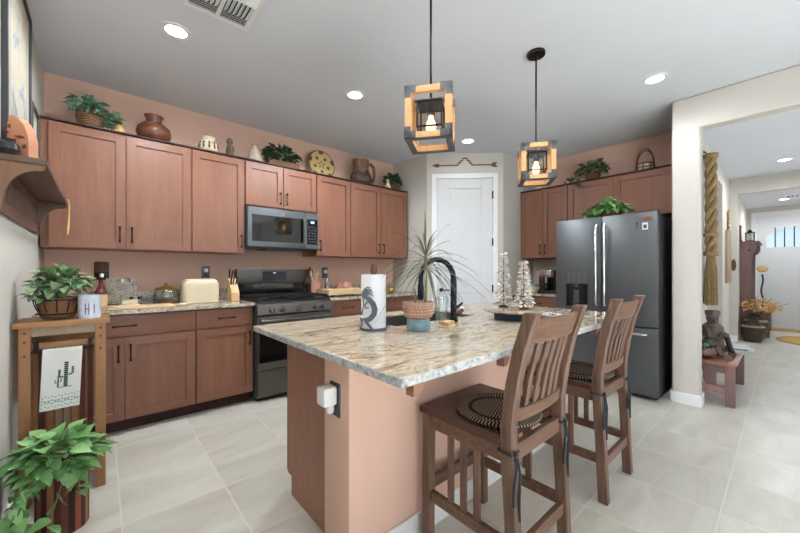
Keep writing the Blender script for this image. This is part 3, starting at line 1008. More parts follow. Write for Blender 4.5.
# ------------------------------------------------------------------ microwave
mw = thing('microwave', 'slate over-the-range microwave with a black glass door, hung above the stove', 'microwave', (1.0575, 3.44, 1.43))
MW, MH = 0.758, 0.405
B().box(0, MW, 0.02, 0.392, 0, MH).obj('body', 'slateside', mw, bevel=0.003)
md = B().box(0.003, 0.600, -0.012, 0.02, 0.012, MH - 0.004, bev=0.004).obj('door', 'slate', mw)
B().box(0.045, 0.575, -0.0145, -0.0115, 0.065, 0.325).obj('window', 'blackgloss', md)
hb = B().tube([(0.572, -0.045, 0.06), (0.572, -0.05, 0.19), (0.572, -0.045, 0.33)], 0.011, 10)
for z in (0.08, 0.31):
    hb.cyl((0.572, -0.012, z), (0.572, -0.046, z), 0.007, n=8)
hb.obj('handle', 'slate', md)
B().cyl((0.36, -0.0115, 0.355), (0.36, -0.0135, 0.355), 0.012, n=20).obj('round_badge', 'steel', md)
cp = B().box(0.603, MW - 0.003, -0.012, 0.02, 0.012, MH - 0.004, bev=0.004).obj('control_panel', 'slate', mw)
b = B().box(0.618, MW - 0.02, -0.0145, -0.0115, 0.06, 0.33)
for i in range(3):
    for j in range(6):
        b.box(0.632 + i * 0.034, 0.654 + i * 0.034, -0.016, -0.0145, 0.078 + j * 0.032, 0.094 + j * 0.032, 1)
kp = b.obj('keypad', ['blackgloss', 'slateside'], cp)
B().box(0.66, 0.70, -0.0165, -0.0145, 0.288, 0.31).obj('clock_digits', 'display', kp)
B().box(0.2, 0.56, 0.05, 0.3, -0.012, 0.0).obj('vent_grille', 'black', mw)

# ------------------------------------------------------------------ fridge (front faces -x; local x runs along the width)
fr = thing('refrigerator', 'slate french-door refrigerator with an ice dispenser and bottom freezer drawer', 'refrigerator', (3.772, 1.682, 0), R(-90))
FW, FH = 0.912, 1.745
B().box(0.006, FW - 0.006, 0.075, 0.76, 0.03, FH - 0.015).obj('body', 'slateside', fr, bevel=0.004)
B().box(0.02, FW - 0.02, 0.1, 0.7, 0.0, 0.03).obj('base', 'black', fr)
ZF = 0.675
ld = B().box(0.0, 0.4535, 0.0, 0.07, ZF + 0.008, FH, bev=0.006).obj('door', 'slate', fr)
rd = B().box(0.4585, FW, 0.0, 0.07, ZF + 0.008, FH, bev=0.006).obj('door', 'slate', fr)
fd = B().box(0.0, FW, 0.0, 0.07, 0.045, ZF - 0.008, bev=0.006).obj('freezer_drawer', 'slate', fr)
for o, x in ((ld, 0.418), (rd, 0.494)):
    hb = B().tube([(x, -0.03, 0.86), (x, -0.056, 0.90), (x, -0.058, 1.25), (x, -0.056, 1.62), (x, -0.03, 1.66)], 0.0135, 12)
    for z in (0.88, 1.64):
        hb.cyl((x, 0.0, z), (x, -0.045, z), 0.011, n=10)
    hb.obj('handle', 'steel', o)
hb = B().tube([(0.08, -0.03, 0.615), (0.1, -0.058, 0.615), (FW - 0.1, -0.058, 0.615), (FW - 0.08, -0.03, 0.615)], 0.0135, 12)
for x in (0.09, FW - 0.09):
    hb.cyl((x, 0, 0.615), (x, -0.045, 0.615), 0.011, n=10)
hb.obj('handle', 'steel', fd)
ds = B().box(0.105, 0.335, -0.004, 0.004, 0.805, 1.205).obj('dispenser', 'slateside', ld)
b = B().box(0.11, 0.33, -0.0065, -0.003, 1.07, 1.20)
for i in range(4):
    for j in range(3):
        b.cyl((0.14 + i * 0.053, -0.0065, 1.095 + j * 0.038), (0.14 + i * 0.053, -0.0085, 1.095 + j * 0.038), 0.006, n=8, mi=1)
b.obj('button_panel', ['slate', 'steel'], ds)
b = B().box(0.115, 0.325, -0.0075, -0.003, 0.82, 1.065)
b.obj('dispenser_recess', 'blackgloss', ds)
b = B().box(0.195, 0.245, -0.016, -0.007, 0.86, 1.0).box(0.205, 0.235, -0.022, -0.007, 1.03, 1.06)
b.obj('dispenser_paddle', 'slateside', ds)
B().box(0.115, 0.325, -0.02, -0.007, 0.812, 0.824).obj('drip_tray', 'slateside', ds)
for x in (0.03, FW - 0.03):
    B().box(x - 0.02, x + 0.02, 0.03, 0.12, FH - 0.014, FH + 0.018).obj('hinge_cover', 'slateside', fr)
# magnets on the fridge door (each a thing; x = 3.772 is the door face)
XM = 3.7715
o = B().lathe([(0.042, 0), (0.042, 0.004), (0.0, 0.006)], 20, sx=1.0, sy=0.45).obj('fridge_magnet', 'rustplate', loc=(XM, 0.842, 1.685), rot=(0, R(-90), 0))
o.rotation_euler = (R(90), 0, R(-90))
tag(o, 'oval brown magnet near the top corner of the fridge door', 'magnet', 'magnets on the fridge')
o = B().box(-0.022, 0.022, -0.003, 0, -0.032, 0.032).box(-0.012, 0.012, -0.005, -0.003, -0.02, 0.014, 1).obj('fridge_magnet', ['tin', 'navy'], loc=(XM, 0.862, 1.615), rot=(0, 0, R(-90)))
tag(o, 'pale blue and white picture magnet below the oval one', 'magnet', 'magnets on the fridge')
o = B().box(-0.012, 0.012, -0.004, 0, -0.028, 0.028).ball((0, -0.004, 0.03), 0.012, 10, 6).obj('fridge_magnet', ['printdark'], loc=(XM, 0.925, 1.62), rot=(0, 0, R(-90)))
tag(o, 'small dark figure magnet left of the pale blue one', 'magnet', 'magnets on the fridge')

# ------------------------------------------------------------------ island
IX0, IX1, IY0, IY1 = 0.599, 2.655, 0.675, 1.845
BX0, BX1 = 0.768, 2.50
PY0, PY1, PX0 = 1.11, 1.306, 0.715
isl = thing('kitchen_island', 'kitchen island base of brown cabinets with a pink plastered wall on the stool side', 'kitchen island', (BX0, PY1, 0))
FY = 1.80 - PY1
prof = [(0, 0), (FY - 0.045, 0), (FY - 0.045, 0.1), (FY, 0.1), (FY, ZB), (0, ZB)]
L = BX1 - BX0
B().prism(prof, 0.0, 0.02, 'x').obj('end_panel', 'panelwood', isl, bevel=0.001)
B().prism(prof, L - 0.02, L, 'x').obj('end_panel', 'panelwood', isl, bevel=0.001)
b = B().box(0.02, L - 0.02, 0.001, FY - 0.045, 0.1, 0.60).box(0.02, L - 0.02, FY - 0.06, FY - 0.001, 0.1, ZB - 0.02).box(0.02, 0.3, 0.001, FY - 0.06, 0.6, ZB - 0.02).box(1.25, L - 0.02, 0.001, FY - 0.06, 0.6, ZB - 0.02)
b.obj('carcass', 'panelwood', isl)
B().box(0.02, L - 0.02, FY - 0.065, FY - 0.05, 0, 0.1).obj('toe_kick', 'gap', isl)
n = 4
for k in range(n):
    x0, x1 = L * k / n + 0.003, L * (k + 1) / n - 0.003
    b = B()
    m = []
    shaker(b, -x1, -x0, 0.108, ZB - 0.012)
    o = b.obj('door', ['cab', 'cabh'], isl, loc=(0, FY, 0), rot=(0, 0, R(180)), bevel=0.001)
    pull(o, -x1 + 0.035 if k % 2 else -x0 - 0.035, 0.72)
B().box(PX0 - BX0, L, PY0 - PY1, -0.0005, 0, ZB, bev=0.012).obj('plastered_wall', 'pink', isl)
B().box(PX0 - BX0 + 0.06, L, PY0 - PY1 - 0.015, PY0 - PY1 - 0.0005, 0, 0.105).obj('baseboard', 'trim', isl, bevel=0.003)
op = B().box(PX0 - BX0 - 0.006, PX0 - BX0 + 0.0, 1.17 - PY1, 1.245 - PY1, 0.615, 0.75).obj('outlet_plate', 'silverplate', isl, bevel=0.002)
# plug-in device on that outlet
pd = thing('plug_in_device', 'white plug-in box on the island end outlet', 'plug-in device', (PX0 - 0.0065, 1.215, 0.70))
B().box(-0.06, 0, -0.033, 0.033, -0.035, 0.04, bev=0.012).obj('body', 'white', pd)
B().lathe([(0.0, 0), (0.014, 0.0), (0.017, 0.012), (0.014, 0.03), (0, 0.032)], 14, (-0.02, -0.008, -0.066)).obj('lower_plug', 'white', pd)

SX0, SX1, SY0, SY1 = 1.15, 1.86, 1.34, 1.70
b = B()
xs, ys = [IX0, SX0, SX1, IX1], [IY0, SY0, SY1, IY1]
vt = {}
for zi, z in enumerate((ZB + 0.0005, 0.914)):
    for i, x in enumerate(xs):
        for j, y in enumerate(ys):
            vt[i, j, zi] = b.bm.verts.new((x, y, z))
for i in range(3):
    for j in range(3):
        if (i, j) == (1, 1):
            continue
        b._q([vt[i, j, 1], vt[i + 1, j, 1], vt[i + 1, j + 1, 1], vt[i, j + 1, 1]], 0)
        b._q([vt[i, j, 0], vt[i, j + 1, 0], vt[i + 1, j + 1, 0], vt[i + 1, j, 0]], 0)
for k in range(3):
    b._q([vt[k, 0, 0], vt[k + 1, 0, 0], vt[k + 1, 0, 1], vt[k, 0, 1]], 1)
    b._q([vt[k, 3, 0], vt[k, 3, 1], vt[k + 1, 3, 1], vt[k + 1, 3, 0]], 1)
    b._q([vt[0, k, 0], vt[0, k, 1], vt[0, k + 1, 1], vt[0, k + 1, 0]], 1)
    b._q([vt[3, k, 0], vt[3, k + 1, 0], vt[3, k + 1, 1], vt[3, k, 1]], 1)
b._q([vt[1, 1, 0], vt[1, 1, 1], vt[2, 1, 1], vt[2, 1, 0]], 0)
b._q([vt[1, 2, 0], vt[2, 2, 0], vt[2, 2, 1], vt[1, 2, 1]], 0)
b._q([vt[1, 1, 0], vt[1, 2, 0], vt[1, 2, 1], vt[1, 1, 1]], 0)
b._q([vt[2, 1, 0], vt[2, 1, 1], vt[2, 2, 1], vt[2, 2, 0]], 0)
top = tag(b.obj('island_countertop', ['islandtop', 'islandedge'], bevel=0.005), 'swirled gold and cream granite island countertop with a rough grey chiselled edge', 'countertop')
for k in range(4):
    x = 0.745 + 0.505 * k
    pr = [(x - 0.025, ZB), (x - 0.025, 0.812)] + [(x - 0.01 + 0.035 * math.sin(math.pi / 2 * j / 6), ZB - 0.072 * math.cos(math.pi / 2 * j / 6)) for j in range(7)]
    B().prism(pr, 0.755, 0.79, 'y').obj('support_bracket', 'panelwood', top)
b = B()
s0, s1, t0_, t1_ = SX0 + 0.002, SX1 - 0.002, SY0 + 0.002, SY1 - 0.002
b.box(s0, s1, t0_, t1_, 0.69, 0.70).box(s0, s0 + 0.01, t0_, t1_, 0.70, 0.905).box(s1 - 0.01, s1, t0_, t1_, 0.70, 0.905).box(s0 + 0.01, s1 - 0.01, t0_, t0_ + 0.01, 0.70, 0.905).box(s0 + 0.01, s1 - 0.01, t1_ - 0.01, t1_, 0.70, 0.905)
sk = thing('kitchen_sink', 'dark sink set into the island countertop in front of the faucet', 'sink')
b.obj('basin', 'sink', sk)
B().lathe([(0.045, 0.7), (0.045, 0.704), (0.0, 0.705)], 20, ((s0 + s1) / 2, (t0_ + t1_) / 2, 0.0005)).obj('drain', 'steel', sk)

# faucet
fc = thing('faucet', 'tall dark gooseneck faucet behind the spiky plant on the island', 'faucet', (1.505, 1.25, 0.9145))
B().lathe([(0.028, 0), (0.028, 0.012), (0.022, 0.016), (0.0, 0.016)], 20).obj('base', 'faucet', fc)
pts = [(0, 0, 0.015), (0, 0, 0.12), (0, 0.0, 0.24)]
for k in range(11):
    a = math.pi * k / 10
    pts.append((0, 0.132 - 0.132 * math.cos(a), 0.24 + 0.115 * math.sin(a)))
pts += [(0, 0.264, 0.20)]
B().tube(pts, [0.018] * 3 + [0.0155] * (len(pts) - 3), 12).obj('spout', 'faucet', fc)
B().tube([(0, 0.264, 0.205), (0, 0.264, 0.185), (0, 0.264, 0.12), (0, 0.264, 0.105)], [0.0165, 0.0195, 0.0195, 0.016], 12).obj('spray_head', 'faucet', fc)
B().tube([(0.015, 0, 0.075), (0.035, 0, 0.078), (0.075, -0.005, 0.10)], [0.012, 0.009, 0.006], 10).obj('handle', 'faucet', fc)

# ------------------------------------------------------------------ stools (local: front towards +y)
def make_stool(loc, label):
    st = thing('bar_stool', label, 'bar stool', loc, 0, 'bar stools along the island')
    PX, LW = 0.199, 0.042
    rear = [(-0.225, 0.0), (-0.212, 0.3), (-0.197, 0.56), (-0.197, 0.66), (-0.216, 0.80), (-0.245, 0.93), (-0.287, 1.06)]

    def ry(z):
        for (y0, z0), (y1, z1) in zip(rear, rear[1:]):
            if z <= z1:
                return y0 + (y1 - y0) * (z - z0) / (z1 - z0)
        return rear[-1][0]
    for s in (-1, 1):
        B().sweep([(s * PX, y, z) for y, z in rear], LW, 0.046).obj('leg', 'stool', st, bevel=0.004)
        B().sweep([(s * (PX + 0.004), 0.198, 0.0), (s * PX, 0.195, 0.575)], LW, LW).obj('leg', 'stool', st, bevel=0.003)
    # saddle seat
    b = B()
    nx, ny = 12, 10
    rows = []
    for zz in (0, 1):
        g = []
        for j in range(ny + 1):
            y = -0.175 + 0.405 * j / ny
            row = []
            for i in range(nx + 1):
                x = -0.226 + 0.452 * i / nx
                dip = 0.010 * max(0, 1 - (x / 0.19) ** 2) * max(0, 1 - ((y + 0.01) / 0.19) ** 2)
                row.append(b.bm.verts.new((x, y, (0.604 - dip) if zz else 0.576)))
            g.append(row)
        rows.append(g)
    for j in range(ny):
        for i in range(nx):
            b._q([rows[1][j][i], rows[1][j][i + 1], rows[1][j + 1][i + 1], rows[1][j + 1][i]])
            b._q([rows[0][j][i], rows[0][j + 1][i], rows[0][j + 1][i + 1], rows[0][j][i + 1]])
    for i in range(nx):
        b._q([rows[0][0][i], rows[0][0][i + 1], rows[1][0][i + 1], rows[1][0][i]])
        b._q([rows[0][ny][i + 1], rows[0][ny][i], rows[1][ny][i], rows[1][ny][i + 1]])
    for j in range(ny):
        b._q([rows[0][j + 1][0], rows[0][j][0], rows[1][j][0], rows[1][j + 1][0]])
        b._q([rows[0][j][nx], rows[0][j + 1][nx], rows[1][j + 1][nx], rows[1][j][nx]])
    b.obj('seat', 'stoolseat', st, bevel=0.004)
    for s in (-1, 1):
        B().box(s * PX - 0.011, s * PX + 0.011, -0.176, 0.176, 0.515, 0.5755).obj('apron', 'stoolh', st, bevel=0.002)
        o = B().box(s * PX - 0.011, s * PX + 0.011, -0.196, 0.178, 0.195, 0.24).obj('stretcher', 'stoolh', st, bevel=0.002)
        for y in (-0.06, 0.005, 0.07):
            B().box(s * PX - 0.007, s * PX + 0.007, y - 0.013, y + 0.013, 0.24, 0.515).obj('side_slat', 'stool', st)
    B().box(-0.179, 0.179, 0.185, 0.207, 0.515, 0.5755).obj('apron', 'stoolh', st, bevel=0.002)
    B().box(-0.179, 0.179, -0.21, -0.188, 0.515, 0.5755).obj('apron', 'stoolh', st, bevel=0.002)
    B().box(-0.18, 0.18, 0.184, 0.208, 0.235, 0.285).obj('footrest', 'stoolh', st, bevel=0.003)
    B().box(-0.179, 0.179, -0.227, -0.205, 0.17, 0.22).obj('stretcher', 'stoolh', st, bevel=0.002)

    # curved crest rail and lower back rail
    def rail(z0, z1, bow, th):
        b = B()
        rr = []
        for i in range(11):
            x = -0.18 + 0.36 * i / 10
            k = bow * (1 - (x / 0.18) ** 2)
            rr.append([(x, ry(z0) - k - th / 2, z0), (x, ry(z0) - k + th / 2, z0), (x, ry(z1) - k + th / 2, z1), (x, ry(z1) - k - th / 2, z1)])
        b.ring_loft(rr)
        return b
    rail(0.945, 1.035, 0.022, 0.022).obj('crest_rail', 'stoolh', st, bevel=0.002)
    rail(0.655, 0.705, 0.014, 0.022).obj('back_rail', 'stoolh', st, bevel=0.002)
    for i in range(5):
        x = -0.112 + 0.056 * i
        k0, k1 = 0.014 * (1 - (x / 0.18) ** 2), 0.022 * (1 - (x / 0.18) ** 2)
        B().sweep([(x, ry(0.70) - k0, 0.70), (x, ry(0.82) - (k0 + k1) / 2 , 0.82), (x, ry(0.95) - k1, 0.95)], 0.03, 0.011).obj('back_slat', 'stool', st, bevel=0.0015)
    return st


def make_pad(loc, label):
    p = thing('seat_pad', label, 'seat pad', loc, 0, 'braided seat pads')
    b = B().lathe([(0.0, 0.001), (0.168, 0.001), (0.176, 0.006), (0.172, 0.011), (0.0, 0.012)], 44)
    b.obj('braided_disc', 'braid', p)
    random.seed(int(loc[0] * 100))
    for s in (-1, 1):
        b = B()
        x, y, z = s * 0.199 + 0.0135, -0.160, -0.045          # round the rear post just under the seat
        w, d = 0.025, 0.027
        loop = [(x - w, y - d, z), (x + w, y - d, z), (x + w, y + d, z + 0.003), (x - w, y + d, z + 0.003)]
        b.tube(loop, 0.0045, 6, closed=True)
        b.ball((x, y - d - 0.005, z), (0.011, 0.008, 0.011), 10, 6)
        b.tube([(x, y - d - 0.006, z), (x - 0.012, y - d - 0.012, z - 0.05), (x - 0.030, y - d - 0.012, z - 0.12), (x - 0.026, y - d - 0.01, z - 0.17)], [0.0045, 0.005, 0.0055, 0.006], 6)
        b.tube([(x, y - d - 0.006, z), (x + 0.010, y - d - 0.014, z - 0.07), (x + 0.006, y - d - 0.012, z - 0.16), (x + 0.010, y - d - 0.011, z - 0.235)], [0.0045, 0.005, 0.0055, 0.006], 6)
        b.tube([(x, y - d - 0.006, z), (x - 0.02, y - d - 0.012, z + 0.012), (x - 0.026, y - d - 0.013, z - 0.01), (x, y - d - 0.006, z)], 0.004, 6)
        b.tube([(x * 0.86, -0.09, 0.004), (x * 0.97, y + 0.045, -0.004), (x, y + d, z + 0.01)], 0.004, 6)
        b.obj('tie', 'cord', p)
    return p


SY = 0.85
stool_a = make_stool((1.29, SY, 0), 'dark oak slat-back bar stool nearest the camera, in front of the island')
stool_b = copy_thing(stool_a, (2.157, SY, 0), 'dark oak slat-back bar stool standing in front of the fridge, farther from the camera')
make_pad((1.275, SY - 0.035, 0.6045), 'round black and tan braided pad on the stool nearest the camera')
make_pad((2.145, SY - 0.035, 0.6045), 'round black and tan braided pad on the stool in front of the fridge')

# ------------------------------------------------------------------ ceiling lights, vents, pendants
def can(x, y, z, label, group='recessed ceiling lights', power=None):
    t = thing('recessed_light', label, 'ceiling light', (x, y, z), 0, group)
    B().lathe([(0.062, -0.006), (0.085, -0.006), (0.088, 0.0), (0.062, 0.0)], 32, caps=False).obj('trim_ring', 'white', t)
    B().lathe([(0.062, -0.002), (0.03, -0.003), (0.0, -0.003)], 28, caps=False).obj('lens', 'lamp', t)
    d = bpy.data.lights.new('lamp', 'SPOT')
    d.energy = CAN_POWER * (power or 1) * 4
    d.spot_size = R(176)
    d.spot_blend = 0.6
    d.shadow_soft_size = 0.06
    d.color = (0.92, 0.965, 1.0)
    o = bpy.data.objects.new('lamp', d)
    C.objects.link(o)
    o.parent = t
    o.location = (0, 0, -0.03)
    return t


can(0.367, 2.623, ZC, 'lit recessed ceiling light beside the square ceiling vent', power=0.95)
can(1.692, 2.528, ZC, 'lit recessed ceiling light over the range side of the kitchen, left of the pendants', power=1.4)
can(3.31, 2.526, ZC, 'lit recessed ceiling light between the two pendants, in front of the pantry door', power=0.06)
can(3.382, 0.706, ZC, 'lit recessed ceiling light near the hall opening, right of both pendants', power=0.36)
can(0.367, 0.7, ZC, 'unseen recessed ceiling light added above the photographer', power=0.35)  # out of view, added to balance the ceiling lighting
can(1.692, 0.7, ZC, 'unseen recessed ceiling light added above the stools', power=0.25)  # likewise added out of view for balanced lighting
can(7.2, 0.02, ZC, 'lit recessed hall ceiling light before the cross beam', 'hall ceiling lights', 0.6)
can(9.7, 0.03, 2.56, 'lit recessed light in the foyer ceiling by the front door', 'hall ceiling lights', 0.6)

v = thing('ceiling_vent', 'white square ceiling vent with slanted louvres at the top of the picture', 'vent', (0.53, 2.13, ZC), 0)
b = B()
a0 = 0.178
b.box(-a0, a0, -a0, -a0 + 0.025, -0.012, 0).box(-a0, a0, a0 - 0.025, a0, -0.012, 0).box(-a0, -a0 + 0.025, -a0 + 0.025, a0 - 0.025, -0.012, 0).box(a0 - 0.025, a0, -a0 + 0.025, a0 - 0.025, -0.012, 0)
b.box(-0.01, 0.01, -a0 + 0.025, a0 - 0.025, -0.012, 0)
b.obj('vent_frame', 'white', v)
B().box(-a0 + 0.02, a0 - 0.02, -a0 + 0.02, a0 - 0.02, -0.0015, -0.0005).obj('dark_duct', 'iron', v)
b = B()
tilt = Matrix.Rotation(R(35), 4, 'X')
for side in (-1, 1):
    xc = side * 0.085
    for k in range(4):
        b.box(-0.072, 0.072, -0.012, 0.012, -0.001, 0.001, mat=Matrix.Translation((xc, a0 - 0.045 - k * 0.018, -0.010)) @ tilt)
    for k in range(6):
        b.box(-0.0015, 0.0015, -0.07, 0.07, -0.013, 0.013, mat=Matrix.Translation((xc - 0.06 + k * 0.024, 0.0, -0.010)) @ Matrix.Rotation(R(50), 4, 'Y'))
    for k in range(4):
        b.box(-0.072, 0.072, -0.012, 0.012, -0.001, 0.001, mat=Matrix.Translation((xc, -a0 + 0.045 + k * 0.022, -0.010)) @ Matrix.Rotation(R(-35), 4, 'X'))
b.obj('louvres', 'white', v)
v = thing('ceiling_vent', 'white slotted vent in the foyer ceiling near the front door', 'vent', (9.35, -0.25, 2.56), 0)
B().box(-0.1, 0.1, -0.28, 0.28, -0.012, 0).obj('vent_frame', 'white', v)
b = B()
for k in range(10):
    b.box(-0.08, 0.08, -0.25 + k * 0.051, -0.215 + k * 0.051, -0.014, -0.012)
b.obj('slots', 'black', v)


def pendant(x, y, label):
    t = thing('pendant_light', label, 'pendant light', (x, y, ZC), R(36 - 90), 'pendant lights over the island')
    B().lathe([(0.062, 0), (0.062, -0.02), (0.02, -0.026), (0.0, -0.026)], 28).obj('ceiling_canopy', 'bronze', t)
    zt, zb, h = 2.085 - ZC, 1.835 - ZC, 0.096
    B().cyl((0, 0, -0.02), (0, 0, zt - 0.02), 0.006, n=10).obj('rod', 'bronze', t)
    w = 0.032
    fr_ = B()
    for s in (-1, 1):
        for u in (-1, 1):
            fr_.box(s * h - w / 2, s * h + w / 2, u * h - w / 2, u * h + w / 2, zb, zt)
        for z in (zb + w / 2, zt - w / 2):
            fr_.box(-h + w / 2, h - w / 2, s * h - w / 2 + 0.003, s * h + w / 2 - 0.003, z - w / 2 + 0.001, z + w / 2 - 0.001)
            fr_.box(s * h - w / 2 + 0.003, s * h + w / 2 - 0.003, -h + w / 2, h - w / 2, z - w / 2 + 0.001, z + w / 2 - 0.001)
    fr_.obj('wooden_frame', 'pendwood', t, bevel=0.002)
    k = B()
    e = h + w / 2 + 0.001
    for s in (-1, 1):
        k.box(-e, e, min(s * e, s * (e - w)), max(s * e, s * (e - w)), zb - 0.0022, zb - 0.0003)
        k.box(min(s * e, s * (e - w)), max(s * e, s * (e - w)), -e + w, e - w, zb - 0.0022, zb - 0.0003)
    k.obj('bottom_plate', 'pendmetal', t)
    for s in (-1, 1):
        for u in (-1, 1):
            for z, sg in ((zb, 1), (zt, -1)):
                k = B()
                e = h + w / 2 + 0.002
                L_ = 0.056
                z0, z1 = (z - 0.002, z + w) if sg > 0 else (z - w, z + 0.002)
                zl0, zl1 = (z - 0.002, z + L_) if sg > 0 else (z - L_, z + 0.002)
                xa, xb = sorted((s * e, s * (e - 0.003)))
                ya, yb = sorted((u * e, u * (e - 0.003)))
                xl, xh = sorted((s * e, s * (e - L_)))
                yl, yh = sorted((u * e, u * (e - L_)))
                xw, xv = sorted((s * e, s * (e - w)))
                yw, yv = sorted((u * e, u * (e - w)))
                k.box(xa, xb, yl, yh, z0, z1).box(xa, xb, yw, yv, zl0, zl1)
                k.box(xl, xh, ya, yb, z0, z1).box(xw, xv, ya, yb, zl0, zl1)
                zc0, zc1 = (z - 0.002, z + 0.001) if sg > 0 else (z - 0.001, z + 0.002)
                k.box(xl, xh, yw, yv, zc0, zc1).box(xw, xv, yl, yh, zc0, zc1)
                for q in (0.25, 0.75):
                    k.cyl((s * (e - L_ * q), u * e, (z0 + z1) / 2), (s * (e - L_ * q), u * (e + 0.003), (z0 + z1) / 2), 0.004, n=8)
                k.obj('corner_bracket', 'pendmetal', t)
    # inner cage hung from a cross bar, with a socket and bulb
    k = B().box(-h, h, -0.007, 0.007, zt - 0.028, zt - 0.016)
    k.obj('cross_bar', 'pendmetal', t)
    g = 0.06
    ct, cb = zt - 0.05, zt - 0.18
    k = B()
    for s in (-1, 1):
        for u in (-1, 1):
            k.box(s * g - 0.004, s * g + 0.004, u * g - 0.004, u * g + 0.004, cb, ct)
        for z in (cb + 0.004, ct - 0.004):
            k.box(-g, g, s * g - 0.004, s * g + 0.004, z - 0.004, z + 0.004)
            k.box(s * g - 0.004, s * g + 0.004, -g, g, z - 0.004, z + 0.004)
    k.box(-g, g, -g, g, ct - 0.002, ct)
    k.cyl((0, 0, ct), (0, 0, zt - 0.02), 0.006, n=10)
    k.obj('inner_cage', 'bronze', t)
    k = B()
    for s in (-1, 1):
        k.box(-g + 0.005, g - 0.005, s * g - 0.0008, s * g + 0.0008, cb + 0.008, ct - 0.008)
        k.box(s * g - 0.0008, s * g + 0.0008, -g + 0.005, g - 0.005, cb + 0.008, ct - 0.008)
    k.obj('mesh_panes', 'meshglass', t)
    B().lathe([(0.0, 0), (0.016, 0), (0.02, -0.012), (0.02, -0.05), (0.015, -0.054), (0.0, -0.054)], 18, (0, 0, ct)).obj('socket', 'bronze', t)
    bz = ct - 0.054
    bl = B().lathe([(0.012, 0), (0.013, -0.015), (0.023, -0.04), (0.025, -0.055), (0.021, -0.075), (0.01, -0.087), (0.0, -0.088)], 22, (0, 0, bz)).obj('bulb', 'amberglass', t)
    f = B()
    for s in range(6):
        a = s * math.pi / 3
        f.cyl((0.006 * math.cos(a), 0.006 * math.sin(a), bz - 0.02), (0.012 * math.cos(a + 0.5), 0.012 * math.sin(a + 0.5), bz - 0.072), 0.0022, n=6)
    f.obj('filament', 'bulb', bl)
    d = bpy.data.lights.new('bulb_glow', 'POINT')
    d.energy = 3.2
    d.color = (1.0, 0.68, 0.36)
    d.shadow_soft_size = 0.022
    o = bpy.data.objects.new('bulb_glow', d)
    C.objects.link(o)
    o.parent = t
    o.location = (0, 0, bz - 0.048)
    return t


pendant(1.25, 1.185, 'nearer wooden cube pendant light with metal corners, its rod leaving the top of the picture')
pendant(2.34, 1.185, 'farther wooden cube pendant light with metal corners, its round ceiling canopy in view')

# ------------------------------------------------------------------ plants


def foliage(n, c, rad, L, W, seed, lobes=False, out=0.7, low=-0.2, b=None, droop=0.3):
    """Leaves scattered through an ellipsoid, pointing outwards."""
    rnd = random.Random(seed)
    b = b or B()
    c = Vector(c)
    k = 0
    while k < n:
        v = Vector((rnd.uniform(-1, 1), rnd.uniform(-1, 1), rnd.uniform(low, 1)))
        if v.length > 1 or v.length < 0.25:
            continue
        k += 1
        p = c + Vector((v.x * rad[0], v.y * rad[1], v.z * rad[2])) * 0.85
        d = Vector((v.x, v.y, v.z * 0.3)).normalized() * out + Vector((rnd.uniform(-.5, .5), rnd.uniform(-.5, .5), rnd.uniform(-.6, .5)))
        s = rnd.uniform(0.7, 1.15)
        b.leaf(p, d, Vector((rnd.uniform(-.4, .4), rnd.uniform(-.4, .4), 1)), L * s, W * s, 0, droop, lobes)
    return b


def strands(c, ends, r=0.003, b=None):
    b = b or B()
    for e in ends:
        c_, e_ = Vector(c), Vector(e)
        m = (c_ + e_) / 2 + Vector((0, 0, 0.06))
        pts = [c_ * (1 - t) ** 2 + m * 2 * t * (1 - t) + e_ * t * t for t in (0, .2, .4, .6, .8, 1)]
        b.tube(pts, r, 6)
    return b


def trail(b, pts, L, W, n, seed):
    """Leaves along a hanging vine."""
    rnd = random.Random(seed)
    pts = [Vector(p) for p in pts]
    for k in range(n):
        t = (k + 0.5) / n * (len(pts) - 1)
        i = int(t)
        p = pts[i].lerp(pts[i + 1], t - i)
        b.leaf(p, (rnd.uniform(-1, 1), rnd.uniform(-1, 1), rnd.uniform(-1, 0.1)), (rnd.uniform(-.5, .5), rnd.uniform(-.5, .5), 1), L * rnd.uniform(.7, 1.1), W * rnd.uniform(.7, 1.1))
    return b


def basket(b, r0, r1, h, loc=(0, 0, 0), n=7, mi=0):
    pr = [(0.0, 0.001)]
    for k in range(n + 1):
        t = k / n
        pr.append((r0 + (r1 - r0) * math.sin(t * math.pi / 2) , h * t))
        if k < n:
            pr.append((r0 + (r1 - r0) * math.sin((t + 0.5 / n) * math.pi / 2) + 0.004, h * (t + 0.5 / n)))
    pr += [(r1 - 0.008, h), (r1 - 0.02, h - 0.02), (0.0, h - 0.02)]
    return b.lathe(pr, 28, loc, mi)


ZT = ZU1 + 0.0125    # tops of the tall cabinets
UC = 'ornaments on top of the stove wall cabinets'
t = thing('potted_ivy', 'frosted green ivy in a low wicker basket on the leftmost upper cabinet', 'plant', (-0.06, 3.62, ZT))
basket(B(), 0.06, 0.085, 0.11).obj('basket', 'wicker', t)
foliage(90, (-0.03, -0.02, 0.17), (0.13, 0.09, 0.09), 0.062, 0.05, 1, b=foliage(46, (0.12, -0.04, 0.09), (0.075, 0.06, 0.075), 0.06, 0.05, 2)).obj('foliage', 'frost', t)
strands((0, 0, 0.1), [(-0.1, 0, 0.18), (0.06, -0.04, 0.2), (0.16, -0.05, 0.12), (-0.04, 0.03, 0.22)]).obj('stems', 'bark', t)
o = B().lathe([(0.0, 0), (0.032, 0), (0.040, 0.02), (0.034, 0.055), (0.02, 0.08), (0.024, 0.086), (0.0, 0.084)], 24).obj('clay_pot', 'tan', loc=(0.115, 3.58, ZT))
tag(o, 'small tan clay pot beside the ivy basket on the upper cabinet', 'pot')
